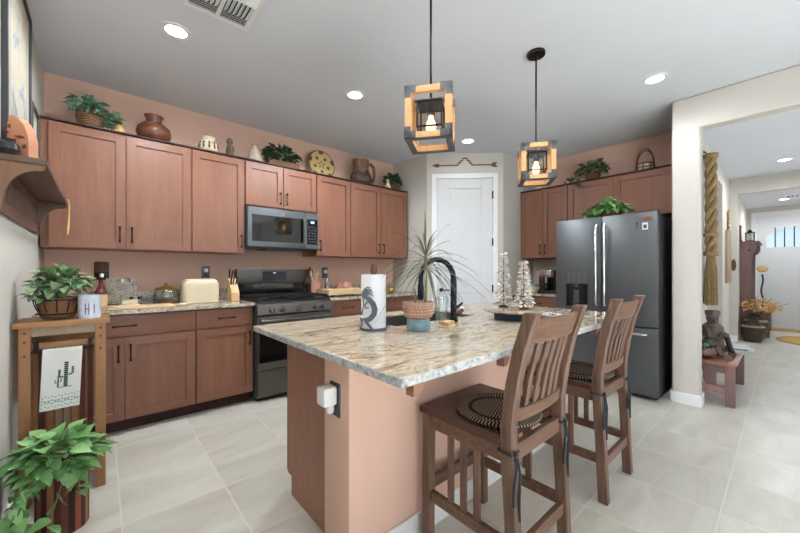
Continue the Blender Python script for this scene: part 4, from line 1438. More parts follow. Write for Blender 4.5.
o = B().lathe([(0.0, 0), (0.07, 0), (0.115, 0.04), (0.128, 0.085), (0.118, 0.13), (0.08, 0.165), (0.056, 0.18), (0.056, 0.205), (0.072, 0.235), (0.066, 0.236), (0.05, 0.205), (0.05, 0.18), (0.0, 0.178)], 36).obj('brown_vase', 'vase', loc=(0.345, 3.62, ZT))
tag(o, 'big round glossy brown vase with a flared neck on the upper cabinets', 'vase')
t = thing('painted_pot', 'small cream pot with a painted band of figures on the upper cabinets', 'pot', (0.765, 3.61, ZT))
t.scale = (1.15, 1.15, 1.2)
B().lathe([(0.0, 0), (0.05, 0), (0.072, 0.03), (0.066, 0.085), (0.042, 0.105), (0.042, 0.12), (0.05, 0.132), (0.044, 0.13), (0.036, 0.1), (0.0, 0.1)], 28).obj('body', 'cream', t)
b = B()
for k in range(11):
    a = 2 * math.pi * k / 11
    b.ball((0.070 * math.cos(a), 0.070 * math.sin(a), 0.052), (0.008, 0.008, 0.022), 8, 6)
    b.ball((0.066 * math.cos(a), 0.066 * math.sin(a), 0.08), 0.008, 8, 6)
b.obj('figures', 'paintedpot', t)
b = B().lathe([(0.0, 0), (0.03, 0), (0.034, 0.03), (0.03, 0.08), (0.022, 0.115), (0.018, 0.125), (0.0, 0.125)], 18)
b.ball((0, 0, 0.15), (0.027, 0.025, 0.03), 14, 8).ball((0.02, -0.02, 0.08), (0.01, 0.012, 0.03), 8, 6).ball((-0.02, -0.02, 0.08), (0.01, 0.012, 0.03), 8, 6).ball((0, -0.026, 0.148), (0.005, 0.007, 0.008), 8, 6)
o = b.obj('carved_figurine', 'stonecarve', loc=(0.95, 3.61, ZT))
o.scale = (1.15, 1.1, 1.12)
tag(o, 'small standing dark carved figurine on the upper cabinet left of the microwave', 'figurine')
b = B().lathe([(0.0, 0), (0.06, 0), (0.068, 0.03), (0.05, 0.09), (0.026, 0.13), (0.022, 0.15), (0.03, 0.16), (0.0, 0.158)], 24)
M['greyclay'] = plain('grey_tan_clay', col(170, 158, 142), 0.7, var=0.15)
o = b.obj('grey_vase', 'greyclay', loc=(1.185, 3.60, ZT))
o.scale = (1.1, 1.1, 1.2)
tag(o, 'small greyish cream vase half hidden by the dark ivy above the microwave', 'vase')
t = thing('potted_ivy', 'long dark green ivy plant on the cabinet above the microwave', 'plant', (1.485, 3.61, ZT))
B().box(-0.17, 0.17, -0.05, 0.05, 0, 0.08, bev=0.006).obj('planter', 'wicker', t)
foliage(190, (-0.02, -0.02, 0.115), (0.23, 0.1, 0.125), 0.066, 0.06, 4, True).obj('foliage', 'darkivy', t)
strands((0, 0, 0.06), [(-0.2, 0, 0.18), (-0.1, -0.03, 0.22), (0.1, 0.0, 0.2), (0.2, -0.04, 0.12), (0.24, 0, 0.18)]).obj('stems', 'bark', t)
o = B().lathe([(0.0, 0), (0.1, 0.004), (0.172, 0.016), (0.176, 0.022), (0.168, 0.024), (0.1, 0.012), (0.0, 0.008)], 44).obj('basket_plate', 'plate', loc=(2.0, 3.72, ZT + 0.18), rot=(R(80), 0, 0))
tag(o, 'round coiled basket plate with dark star pattern leaning on the wall above the cabinets', 'basket plate')
t = thing('clay_pitcher', 'brown clay pitcher with a zigzag dark base and big handle on the upper cabinets', 'pitcher', (2.50, 3.60, ZT))
t.scale = (1.08, 1.0, 1.1)
B().lathe([(0.0, 0), (0.1, 0), (0.128, 0.03), (0.132, 0.07), (0.118, 0.11), (0.1, 0.14), (0.094, 0.20), (0.1, 0.285), (0.09, 0.286), (0.084, 0.2), (0.0, 0.19)], 32).obj('body', 'pitcher', t)
b = B()
rr = []
for i in range(40):
    a = 2 * math.pi * i / 40
    zt_ = 0.095 + (0.022 if i % 8 < 4 else -0.012) * (1 if True else 0)
    zt_ = 0.135 + 0.05 * (abs((i % 8) - 4) / 4 - 0.5)
    rr.append((a, zt_))


def pr_(z):
    P_ = [(0.1, 0), (0.128, 0.03), (0.132, 0.07), (0.118, 0.11), (0.1, 0.14), (0.095, 0.2)]
    for (r0, z0), (r1, z1) in zip(P_, P_[1:]):
        if z <= z1:
            return r0 + (r1 - r0) * (z - z0) / (z1 - z0) + 0.002
    return 0.1


rows = []
for j in range(6):
    rows.append([((pr_(zt_ * j / 5)) * math.cos(a), (pr_(zt_ * j / 5)) * math.sin(a), zt_ * j / 5 + 0.001) for a, zt_ in rr])
b.ring_loft(rows, caps=False).obj('dark_base_band', 'pitcherdark', t)
b = B().tube([(0.09, 0, 0.255), (0.14, 0, 0.27), (0.19, 0, 0.235), (0.20, 0, 0.16), (0.19, 0, 0.09), (0.17, 0, 0.05), (0.12, 0, 0.045)], [0.016, 0.018, 0.02, 0.02, 0.02, 0.02, 0.018], 10)
b.obj('handle', 'pitcher', t)
b = B().lathe([(0.0, 0), (0.048, 0), (0.04, 0.05), (0.02, 0.09), (0.018, 0.105), (0.0, 0.105)], 20)
b.ball((-0.004, -0.004, 0.122), (0.026, 0.022, 0.022), 12, 8).cyl((-0.024, -0.012, 0.122), (-0.045, -0.02, 0.118), 0.008, 0.002, 8)
tag(b.obj('bird_figurine', 'cream', loc=(2.92, 3.57, ZT)), 'small cream bird-shaped figurine in front of the corner ivy on the cabinets', 'figurine')
t = thing('potted_ivy', 'dark bushy ivy at the pantry end of the stove wall cabinets', 'plant', (3.06, 3.64, ZT))
t.scale = (1.1, 1.0, 1.15)
basket(B(), 0.06, 0.08, 0.08).obj('pot', 'wicker', t)
foliage(120, (0.0, -0.01, 0.12), (0.13, 0.1, 0.12), 0.062, 0.055, 6, True).obj('foliage', 'darkivy', t)
strands((0, 0, 0.06), [(-0.1, 0, 0.2), (0.08, -0.03, 0.2), (0.12, 0.02, 0.14)]).obj('stems', 'bark', t)
# fridge side
t = thing('potted_ivy', 'variegated ivy on top of the cabinet left of the handled basket', 'plant', (4.56, 1.58, ZT))
basket(B(), 0.06, 0.085, 0.09).obj('pot', 'wicker', t)
b = foliage(190, (-0.02, 0.0, 0.13), (0.12, 0.2, 0.125), 0.066, 0.056, 8, True)
vine = [(-0.1, 0.05, 0.1), (-0.175, 0.08, 0.05), (-0.185, 0.08, -0.03), (-0.18, 0.06, -0.09)]
trail(b, vine, 0.06, 0.045, 8, 3)
trail(b, [(-0.1, 0.15, 0.06), (-0.16, 0.22, 0.06), (-0.17, 0.28, 0.02)], 0.06, 0.045, 7, 5)
b.obj('foliage', 'variegated', t)
strands((0, 0, 0.06), [(-0.1, 0.15, 0.18), (0, -0.14, 0.2), (-0.08, -0.05, 0.22)]).tube(vine, 0.003, 6).obj('stems', 'bark', t)
t = thing('handled_basket', 'pale pot in a twig frame with a tall loop handle on the fridge wall cabinets', 'basket', (4.62, 1.055, ZT))
B().lathe([(0.0, 0.012), (0.062, 0.012), (0.075, 0.05), (0.068, 0.10), (0.06, 0.105), (0.055, 0.1), (0.0, 0.09)], 24).obj('inner_pot', 'cream', t)
b = B()
for z, r_ in ((0.006, 0.07), (0.062, 0.09), (0.105, 0.082)):
    b.tube([(r_ * math.cos(2 * math.pi * k / 20), r_ * math.sin(2 * math.pi * k / 20), z) for k in range(20)], 0.005, 6, closed=True)
for k in range(8):
    a = 2 * math.pi * k / 8
    b.tube([(0.07 * math.cos(a), 0.07 * math.sin(a), 0.006), (0.09 * math.cos(a), 0.09 * math.sin(a), 0.062), (0.083 * math.cos(a), 0.083 * math.sin(a), 0.11)], 0.005, 6)
for k in (0, 1):
    h_ = 0.28 - 0.02 * k
    b.tube([((-0.01 + 0.02 * k), 0.08 * math.cos(math.pi * j / 14), 0.10 + (h_ - 0.1) * math.sin(math.pi * j / 14)) for j in range(15)], 0.006, 6)
b.obj('twig_frame', 'wicker', t)
o = B().lathe([(0.0, 0), (0.03, 0), (0.045, 0.03), (0.04, 0.06), (0.034, 0.06), (0.0, 0.03)], 20).obj('white_pot', 'cream', loc=(4.58, 2.27, ZT))
tag(o, 'little cream pot under the farther pendant, on the fridge wall cabinets', 'pot')
t = thing('potted_pothos', 'bright green trailing plant in a handled twig basket on top of the fridge', 'plant', (4.03, 1.22, 1.7465))
basket(B(), 0.08, 0.11, 0.07).obj('basket', 'wicker', t)
b = B().tube([(-0.02, 0.1 * math.cos(math.pi * j / 12) + 0.02, 0.05 + 0.18 * math.sin(math.pi * j / 12)) for j in range(13)], 0.008, 6)
b.obj('loop_handle', 'blockz', t)
foliage(170, (0, 0.02, 0.06), (0.16, 0.23, 0.15), 0.078, 0.06, 9, low=0.1, b=foliage(30, (0.0, 0.2, 0.03), (0.1, 0.11, 0.06), 0.072, 0.055, 10, low=0.3)).obj('foliage', 'pothos', t)
strands((0, 0, 0.05), [(-0.08, 0.2, 0.08), (0, -0.2, 0.1), (-0.1, 0.05, 0.2), (0.05, 0.1, 0.2)]).obj('stems', 'stem', t)

# ------------------------------------------------------------------ arrow ornament over the pantry door
t = thing('wall_arrow', 'thin brown metal arrow with a stepped peak, mounted over the pantry door', 'wall ornament', diag(LD / 2, 0.012, 2.60), DA)
b = B()
st = 0.022
path = [(-0.385, 0), (-0.09, 0), (-0.09, 0.03), (-0.06, 0.03), (-0.06, 0.06), (-0.03, 0.06), (-0.03, 0.09), (0.03, 0.09), (0.03, 0.06), (0.06, 0.06), (0.06, 0.03), (0.09, 0.03), (0.09, 0), (0.385, 0)]
for (x0, z0), (x1, z1) in zip(path, path[1:]):
    b.box(min(x0, x1) - 0.005, max(x0, x1) + 0.005, -0.004, 0.011, min(z0, z1) - 0.005, max(z0, z1) + 0.005)
b.obj('stepped_bar', 'rustplate', t)
B().prism([(-0.43, 0), (-0.37, 0.026), (-0.335, 0.016), (-0.335, -0.016), (-0.37, -0.026)], -0.004, 0.008, 'y').obj('arrow_head', 'rustplate', t)
B().prism([(0.34, 0), (0.36, 0.028), (0.425, 0.032), (0.40, 0.0), (0.425, -0.032), (0.36, -0.028)], -0.004, 0.008, 'y').obj('feathers', 'rustplate', t)

# ------------------------------------------------------------------ things on the island
roll = thing('paper_towel_roll', 'white paper towel roll standing on the island', 'paper towel', (1.01, 1.345, 0.9225))
rp = [(0.020, 0.003), (0.060, 0.003), (0.0605, 0.13), (0.060, 0.26), (0.020, 0.26)]
B().lathe(rp, 40, caps=False).obj('paper', 'paper', roll)
B().lathe([(0.020, 0.003), (0.020, 0.26), (0.0185, 0.26), (0.0185, 0.003)], 24, caps=False).obj('core', 'tan', roll)
hd = thing('paper_towel_holder', 'paper towel holder with a grey dancing flute player figure and dark wood finial', 'paper towel holder', (1.01, 1.345, 0.9145), YAW - R(90))
b = B().lathe([(0.0, 0), (0.068, 0), (0.07, 0.004), (0.066, 0.008), (0.0, 0.008)], 36)
b.obj('base', 'kokopelli', hd)
B().cyl((0, 0, 0.008), (0, 0, 0.275), 0.008, n=12).obj('post', 'walnut', hd)
B().lathe([(0.0, 0.27), (0.014, 0.27), (0.017, 0.285), (0.016, 0.31), (0.010, 0.32), (0.0, 0.321)], 18).obj('finial', 'walnut', hd)
# flute player: flat cut-out figure standing in front of the roll (drawn in x,z; local -y faces the camera)
sx = 24.4 / 0.12     # pixels per metre in the tracing below
def kp(u, v): return ((u - 373.5) / 203.0, (331 - v) / 203.0 + 0.004)
b = B()
fy0, fy1 = -0.069, -0.065


def kpoly(pts):
    b.prism([kp(*p) for p in pts], fy0, fy1, 'y')


def kstroke(pts, ws):
    pts = [Vector(kp(*p)) for p in pts]
    l, r_ = [], []
    for i, p in enumerate(pts):
        d = (pts[min(i + 1, len(pts) - 1)] - pts[max(i - 1, 0)]).normalized()
        n_ = Vector((-d.y, d.x))
        w = ws[i] / 2 / 203.0
        l.append(p + n_ * w)
        r_.append(p - n_ * w)
    for i in range(len(pts) - 1):
        b.prism([l[i][:], l[i + 1][:], r_[i + 1][:], r_[i][:]], fy0, fy1, 'y')


kpoly([(363.3, 299.5), (362.8, 296.5), (363.6, 293.3), (365.6, 291.3), (368, 291.2), (369.6, 293), (369.3, 296.5), (367.6, 299.5), (365.2, 300.4)])
for (x0, y0, x1, y1, x2, y2) in ((365.5, 291.8, 368.5, 289.4, 371.5, 289.8), (367, 292.2, 370, 291.2, 373, 292.6), (368, 293.5, 371.5, 293.2, 374, 295.2), (368.5, 295.2, 371.5, 295.6, 374.4, 298)):
    kstroke([(x0, y0), (x1, y1), (x2, y2)], [1.6, 1.2, 0.5])
kstroke([(367, 299), (370.5, 301.5), (374, 305.5), (375.6, 310.5), (374.8, 315.5), (371.5, 319.5), (367.5, 321.5)], [3, 4.6, 5.4, 5.6, 5.4, 5.0, 4.6])
kstroke([(369.5, 303), (366, 306.5), (367, 310), (370, 309)], [1.5, 1.5, 1.4, 1.2])
kstroke([(364.3, 299.5), (365, 306), (363.2, 316)], [1.2, 1.1, 1.6])
kstroke([(368.5, 320.5), (363, 320.5), (361.5, 319)], [3.2, 2.4, 1.4])
kstroke([(362.5, 320.5), (364, 325), (361.5, 328.6)], [2, 1.6, 1.6])
kstroke([(366.5, 321.5), (369.5, 325.5), (373.8, 330.6)], [3.2, 2.2, 2])
kstroke([(361, 329), (365.5, 330)], [1.6, 1.2])
b.obj('flute_player_figure', 'kokopelli', hd)

pot = thing('dracaena_pot', 'terracotta bowl planter with a spiky dracaena, on a teal glazed stand on the island', 'plant', (1.163, 1.187, 0.9145))
B().lathe([(0.0, 0), (0.054, 0), (0.058, 0.008), (0.058, 0.052), (0.054, 0.056), (0.0, 0.056)], 32).obj('stand', 'teal', pot)
B().lathe([(0.0, 0.0565), (0.055, 0.0565), (0.068, 0.066), (0.0735, 0.085), (0.0745, 0.115), (0.077, 0.117), (0.077, 0.136), (0.07, 0.137), (0.066, 0.12), (0.0, 0.12)], 36).obj('bowl', 'terracotta', pot)
b = B()
for k in range(26):
    a = 2 * math.pi * k / 26
    for z in (0.083, 0.098, 0.111):
        b.ball((0.0735 * math.cos(a + z * 30), 0.0735 * math.sin(a + z * 30), z), (0.006, 0.006, 0.0016), 6, 4)
b.obj('painted_band', 'cream', pot)
B().lathe([(0.0, 0.1205), (0.066, 0.1205), (0.05, 0.126), (0.0, 0.128)], 24).obj('soil', 'soil', pot)
tr = B().tube([(0.03, -0.02, 0.12), (0.031, -0.022, 0.2), (0.028, -0.022, 0.28), (0.03, -0.022, 0.36)], [0.008, 0.007, 0.0075, 0.009], 10)
tr.tube([(-0.01, 0.01, 0.12), (-0.012, 0.012, 0.2)], [0.006, 0.003], 8)
tr.obj('trunk', 'bark', pot)
b = B()
rnd = random.Random(12)
for k in range(58):
    a = 2 * math.pi * (k * 0.618)
    lvl = k / 58
    el = R(-10 + 95 * lvl ** 1.8)
    d = (math.cos(a) * math.cos(el), math.sin(a) * math.cos(el), math.sin(el))
    b.blade((0.03, -0.022, 0.295 + 0.075 * lvl), d, rnd.uniform(0.19, 0.32), 0.0092, rnd.uniform(0.35, 0.8) * (1.0 - 0.45 * lvl))
b.obj('leaves', 'spike', pot)

o = B().lathe([(0.0, 0.0), (0.034, 0.0), (0.036, 0.01), (0.036, 0.15), (0.033, 0.15), (0.033, 0.012), (0.0, 0.01)], 28).obj('glass_vase', 'clear', loc=(1.36, 1.215, 0.9145))
tag(o, 'clear glass cylinder vase right of the terracotta planter', 'vase')
t = thing('sponge_dish', 'low cream dish with a yellow sponge between the planter and the faucet', 'dish', (1.33, 1.145, 0.9145), 0.3)
B().box(-0.045, 0.045, -0.03, 0.03, 0, 0.01, bev=0.004).obj('dish', 'cream', t)
B().box(-0.038, 0.038, -0.024, 0.024, 0.0105, 0.03, bev=0.004).obj('sponge', 'tan', t)
t = thing('bird_ornament', 'small brown and white ornament standing beside the faucet base', 'figurine', (1.405, 1.13, 0.9145))
B().lathe([(0.0, 0), (0.014, 0), (0.009, 0.01), (0.006, 0.05), (0.0, 0.05)], 14).obj('stand', 'cream', t)
b = B().ball((0, 0, 0.065), (0.02, 0.016, 0.018), 12, 8).ball((0.018, -0.006, 0.08), 0.011, 10, 7)
b.obj('body', 'walnut', t)
B().ball((0.026, 0.004, 0.085), (0.012, 0.012, 0.013), 10, 7).obj('white_puff', 'white', t)

# lazy susan with two snowy trees
lz = thing('round_stone_board', 'round granite board raised on a dark blue wooden block on the island', 'serving board', (1.86, 1.08, 0.9145), R(10))
B().box(-0.105, 0.085, -0.08, 0.08, 0, 0.042, bev=0.003).obj('block', 'navy', lz)
B().lathe([(0.0, 0.0425), (0.165, 0.0425), (0.178, 0.050), (0.176, 0.062), (0.0, 0.0645)], 44).obj('board', 'islandtop', lz)


def snow_tree(x, y, h, seed, label):
    t = thing('snowy_tree', label, 'decorative tree', (x, y, 0.9795), 0, 'snowy table trees')
    rnd = random.Random(seed)
    B().lathe([(0.0, 0), (0.028, 0), (0.03, 0.004), (0.012, 0.012), (0.0, 0.013)], 18).obj('base', 'walnut', t)
    B().cyl((0, 0, 0.01), (0, 0, h), 0.005, 0.002, 8).obj('stem', 'bark', t)
    b = B()
    for k in range(430):
        z = 0.02 + (h - 0.02) * (k / 430) ** 1.25
        r_ = 0.052 * (1 - (z / h) ** 0.8) * rnd.uniform(0.3, 1.0) + 0.004
        a = k * 2.4
        p = Vector((r_ * math.cos(a), r_ * math.sin(a), z + rnd.uniform(-.008, .008)))
        b.leaf(p * 1.0, (math.cos(a), math.sin(a), rnd.uniform(-0.3, 0.6)), (rnd.uniform(-1, 1), rnd.uniform(-1, 1), 1), rnd.uniform(0.018, 0.032), rnd.uniform(0.012, 0.02))
    b.obj('frosted_twigs', 'snow', t)
    for k in range(5):
        a = k * 1.3
        B().ball((0.036 * math.cos(a), 0.036 * math.sin(a), 0.03 + 0.018 * k), 0.009, 10, 6).obj('bauble', 'white', t)
    return t


snow_tree(1.86, 1.15, 0.325, 3, 'taller frosted white tabletop tree, on the round board')
snow_tree(1.86, 1.018, 0.275, 4, 'shorter frosted white tabletop tree, on the round board nearer the fridge')
t = thing('patterned_dish', 'white shallow dish with black leaf pattern on the island by the round board', 'dish', (2.09, 0.985, 0.9145))
B().lathe([(0.0, 0), (0.045, 0), (0.085, 0.014), (0.084, 0.018), (0.045, 0.006), (0.0, 0.005)], 32).obj('bowl', 'white', t)
b = B()
rnd = random.Random(5)
for k in range(14):
    a = k * 0.45
    b.leaf((0.03 * math.cos(a), 0.03 * math.sin(a), 0.0105), (math.cos(a + .5), math.sin(a + .5), 0.24), (0, 0, 1), 0.04, 0.014, droop=0.0)
b.obj('leaf_pattern', 'black', t)

# ------------------------------------------------------------------ worktop left of the range
ZK = 0.9145
o = thing('wall_outlet', 'dark brown boxed outlet with a plugged-in fixture, above the maroon pepper mill', 'outlet', (0.005, YB, 1.20))
B().box(-0.048, 0.048, -0.012, 0, -0.075, 0.075, bev=0.003).obj('cover_plate', 'bronze', o)
B().box(-0.046, 0.046, -0.05, -0.012, -0.01, 0.078, bev=0.012).obj('plugged_fixture', 'walnut', o)
B().box(-0.014, 0.014, -0.03, -0.012, -0.055, -0.02, bev=0.004).obj('plug', 'steel', o)
t = thing('pepper_mill', 'maroon and blonde wooden bottle-shaped pepper mill on the left worktop', 'pepper mill', (0.0, 3.68, ZK))
B().lathe([(0.0, 0), (0.04, 0), (0.041, 0.05), (0.041, 0.095), (0.0, 0.095)], 28).obj('body', 'blockz', t)
B().lathe([(0.0, 0.0955), (0.041, 0.0955), (0.04, 0.115), (0.026, 0.15), (0.015, 0.175), (0.014, 0.215), (0.018, 0.222), (0.0, 0.228)], 28).obj('top', 'maroon', t)
o = B().box(-0.105, 0.105, -0.009, 0.009, 0, 0.225, bev=0.003).obj('leaning_stone_board', 'granite', loc=(0.135, 3.775, ZK + 0.002), rot=(R(-9), 0, 0))
tag(o, 'square granite board leaning on the backsplash behind the wooden tray', 'cutting board')
t = thing('wooden_tray', 'long flat blonde wooden board lying on the left worktop', 'cutting board', (0.25, 3.35, ZK))
B().box(-0.22, 0.2, -0.11, 0.11, 0, 0.014, bev=0.004).obj('board', 'block', t)
B().box(0.2, 0.29, -0.025, 0.025, 0, 0.013, bev=0.004).obj('handle', 'block', t)
t = thing('butter_dish', 'small cream butter dish with dark knobs on the wooden board', 'butter dish', (0.17, 3.41, ZK + 0.0145))
B().box(-0.065, 0.065, -0.04, 0.04, 0, 0.008, bev=0.003).obj('dish', 'cream', t)
B().box(-0.05, 0.05, -0.028, 0.028, 0.0085, 0.045, bev=0.008).obj('lid', 'cream', t)
t = thing('salt_shaker', 'small dark shaker behind the butter dish', 'shaker', (0.19, 3.60, ZK), 0, 'dark shakers behind the butter dish')
B().lathe([(0.0, 0), (0.016, 0), (0.014, 0.05), (0.0, 0.05)], 14).obj('body', 'clear', t)
B().lathe([(0.0, 0.0505), (0.015, 0.0505), (0.012, 0.07), (0.0, 0.074)], 14).obj('cap', 'black', t)
copy_thing(t, (0.245, 3.60, ZK), 'small dark shaker behind the butter dish')
t = thing('glass_jar', 'wide glass jar of biscuits with a brass lid, left of the toaster cover', 'jar', (0.43, 3.58, ZK))
B().lathe([(0.0, 0.001), (0.07, 0.0), (0.095, 0.03), (0.1, 0.075), (0.085, 0.12), (0.082, 0.12), (0.097, 0.075), (0.092, 0.032), (0.068, 0.004), (0.0, 0.004)], 32).obj('body', 'clear', t)
B().lathe([(0.0, 0.1205), (0.09, 0.1205), (0.092, 0.128), (0.06, 0.146), (0.02, 0.158), (0.012, 0.168), (0.018, 0.182), (0.0, 0.188)], 30).obj('lid', 'gold', t)
k = B()
rnd = random.Random(2)
for i in range(9):
    a = i * 2.3
    r_ = 0.05 * (i % 3) / 2
    k.lathe([(0.0, 0), (0.026, 0), (0.026, 0.01), (0.0, 0.012)], 14, (r_ * math.cos(a), r_ * math.sin(a), 0.006 + 0.013 * (i // 3)))
o = k.obj('biscuits', 'cookie', t)
o['kind'] = 'stuff'
# quilted toaster cover
t = thing('toaster_cover', 'cream quilted toaster cover on the worktop left of the knife block', 'toaster cover', (0.675, 3.52, ZK))
b = B()
rr = []
N = 40
for j in range(13):
    z = 0.215 * j / 12
    row = []
    for i in range(N):
        a = 2 * math.pi * i / N
        c_, s_ = math.cos(a), math.sin(a)
        k = 1.0 if z < 0.15 else math.sqrt(max(0.02, 1 - ((z - 0.15) / 0.068) ** 2)) * 0.35 + 0.65
        x = 0.148 * k * math.copysign(abs(c_) ** 0.35, c_)
        y = 0.085 * (k - 0.12 * (1 if z > 0.2 else 0)) * math.copysign(abs(s_) ** 0.45, s_)
        row.append((x, y, z))
    rr.append(row)
b.ring_loft(rr)
b.obj('quilted_cloth', 'quilt', t)
B().tube([(0.149 * math.copysign(abs(math.cos(2 * math.pi * i / 40)) ** .35, math.cos(2 * math.pi * i / 40)), 0.087 * math.copysign(abs(math.sin(2 * math.pi * i / 40)) ** .45, math.sin(2 * math.pi * i / 40)), 0.006) for i in range(40)], 0.005, 6, closed=True).obj('piping', 'cream', t)
t = thing('wall_outlet', 'grey outlet plate with a white plug above the toaster cover', 'outlet', (0.785, YB, 1.19))
B().box(-0.037, 0.037, -0.006, 0, -0.06, 0.06, bev=0.002).obj('cover_plate', 'silverplate', t)
B().box(-0.016, 0.016, -0.034, -0.006, 0.0, 0.034, bev=0.006).obj('white_plug', 'white', t)
B().box(-0.013, 0.013, -0.012, -0.006, -0.035, -0.012, bev=0.002).obj('socket', 'black', t)
# knife block
t = thing('knife_block', 'blonde wooden knife block with black-handled knives beside the range', 'knife block', (0.955, 3.50, ZK))
B().prism([(-0.06, 0), (0.07, 0), (0.09, 0.19), (0.05, 0.215), (-0.06, 0.08)], -0.036, 0.036, 'x').obj('block', 'blockz', t, bevel=0.003)
for i in range(3):
    for j in range(2):
        x = -0.021 + 0.021 * i
        p = Vector((x, 0.062 - 0.055 * j, 0.212 - 0.06 * j))
        d = Vector((0.06 * (i - 1), -0.30, 0.95)).normalized()
        n_ = 1.0 - 0.15 * ((i + j) % 2)
        B().tube([p - d * 0.01, p + d * 0.02, p + d * 0.07 * n_, p + d * 0.098 * n_ + Vector((0, -0.008, 0))], [0.005, 0.006, 0.0065, 0.005], 8).obj('knife_handle', 'black', t)
# worktop right of the range
t = thing('utensil_crock', 'pink clay utensil crock to the right of the range', 'utensil holder', (1.895, 3.66, ZK))
B().lathe([(0.0, 0), (0.052, 0), (0.055, 0.02), (0.053, 0.16), (0.047, 0.16), (0.047, 0.02), (0.0, 0.015)], 28).obj('pot', 'pinkclay', t)
ut = []
for i, (dx, dy, h_, m_, lab) in enumerate(((-0.028, 0.01, 0.29, 'blockz', 'blonde wooden spoon in the pink crock, leftmost'), (0.0, -0.02, 0.31, 'blockz', 'blonde wooden spoon in the middle of the pink crock'), (0.026, 0.012, 0.28, 'blockz', 'blonde wooden spoon in the pink crock, rightmost'), (-0.012, 0.03, 0.30, 'steel', 'steel spoon at the back of the pink crock'))):
    b = B().tube([(dx * 0.6, dy * 0.6, 0.022), (dx * 1.6, dy * 1.5, h_ * 0.75)], 0.0055, 8)
    b.ball((dx * 1.8, dy * 1.7, h_ * 0.75 + 0.035), (0.019, 0.008, 0.036), 12, 8)
    tag(b.obj('kitchen_spoon', m_, loc=(1.895, 3.66, ZK)), lab, 'spoon', 'utensils in the pink crock')
t = thing('utensil_crock', 'dark crock holding walnut utensils behind the range corner', 'utensil holder', (1.87, 3.76, ZK))
B().lathe([(0.0, 0), (0.04, 0), (0.042, 0.14), (0.036, 0.14), (0.036, 0.012), (0.0, 0.012)], 24).obj('pot', 'pitcherdark', t)
for i, (dx, h_, lab) in enumerate(((-0.02, 0.29, 'dark wooden spatula in the dark crock, leftmost'), (0.004, 0.31, 'dark wooden spatula in the middle of the dark crock'), (0.022, 0.28, 'dark wooden spatula in the dark crock, rightmost'))):
    b = B().tube([(dx * 0.6, 0, 0.014), (dx * 1.3, 0, h_ * 0.75)], 0.006, 8)
    b.box(dx * 1.4 - 0.016, dx * 1.4 + 0.016, -0.004, 0.004, h_ * 0.72, h_ + 0.02, bev=0.003)
    tag(b.obj('kitchen_spatula', 'walnut', loc=(1.87, 3.76, ZK)), lab, 'spatula', 'utensils in the dark crock')
t = thing('wall_outlet', 'grey outlet plate with a white plug above the steel grinder', 'outlet', (2.11, YB, 1.17))
B().box(-0.04, 0.04, -0.006, 0, -0.06, 0.075, bev=0.002).obj('cover_plate', 'silverplate', t)
B().box(-0.018, 0.018, -0.034, -0.006, 0.0, 0.045, bev=0.006).obj('white_plug', 'white', t)
t = thing('salt_grinder', 'tall steel and glass grinder standing behind the wooden chopping block', 'grinder', (2.07, 3.70, ZK))
B().lathe([(0.0, 0), (0.03, 0), (0.03, 0.12), (0.026, 0.125), (0.0, 0.125)], 24).obj('body', 'steel', t)
B().lathe([(0.0, 0.1255), (0.027, 0.1255), (0.03, 0.15), (0.026, 0.2), (0.016, 0.212), (0.0, 0.214)], 24).obj('head', 'steel', t)
t = thing('chopping_block', 'long thick blonde butcher block lying right of the range', 'cutting board', (2.135, 3.44, ZK))
B().box(-0.27, 0.27, -0.15, 0.15, 0.018, 0.078, bev=0.006).obj('block', 'block', t)
for x in (-0.2, 0.2):
    for y in (-0.1, 0.1):
        B().cyl((x, y, 0), (x, y, 0.018), 0.018, n=14).obj('foot', 'black', t)
t = thing('pink_pot', 'squat pink clay pot behind the butcher block', 'pot', (2.33, 3.71, ZK))
B().lathe([(0.0, 0), (0.06, 0), (0.085, 0.04), (0.088, 0.09), (0.07, 0.14), (0.074, 0.155), (0.066, 0.154), (0.06, 0.13), (0.0, 0.12)], 28).obj('body', 'pinkclay', t)
for s in (-1, 1):
    B().tube([(s * 0.082, 0, 0.11), (s * 0.108, 0, 0.105), (s * 0.108, 0, 0.075), (s * 0.086, 0, 0.07)], 0.008, 8).obj('handle', 'pinkclay', t)
t = thing('sugar_bowl', 'small glass and brass lidded bowl near the pantry wall, right of the paper towels', 'jar', (2.93, 3.52, ZK))
B().lathe([(0.0, 0.001), (0.04, 0), (0.055, 0.03), (0.05, 0.06), (0.046, 0.06), (0.05, 0.03), (0.0, 0.005)], 24).obj('bowl', 'gold', t)
B().lathe([(0.05, 0.0605), (0.05, 0.068), (0.03, 0.088), (0.01, 0.094), (0.012, 0.106), (0.0, 0.11)], 24).obj('lid', 'clear', t)
# beside the fridge
t = thing('coffee_maker', 'black and silver coffee maker on the counter left of the fridge', 'coffee maker', (4.40, 2.035, ZK), R(-90))
B().box(-0.105, 0.105, -0.14, 0.14, 0, 0.035, bev=0.006).obj('base', 'black', t)
B().box(-0.105, 0.105, 0.02, 0.14, 0.035, 0.30, bev=0.006).obj('tower', 'black', t)
B().box(-0.1, 0.07, -0.13, 0.02, 0.205, 0.295, bev=0.008).obj('brew_head', 'steel', t)
B().cyl((-0.02, -0.06, 0.13), (-0.02, -0.06, 0.2045), 0.02, n=18).obj('spout', 'steel', t)
B().lathe([(0.0, 0.0), (0.045, 0.0), (0.05, 0.04), (0.04, 0.085), (0.036, 0.085), (0.0, 0.08)], 20, (-0.02, -0.06, 0.0355)).obj('cup', 'blackgloss', t)
o = B().box(-0.012, 0.012, -0.075, 0.075, 0, 0.245, bev=0.003).obj('upright_board', 'walnut', loc=(4.725, 2.27, ZK))
tag(o, 'brown wooden board standing against the wall left of the coffee maker', 'cutting board')
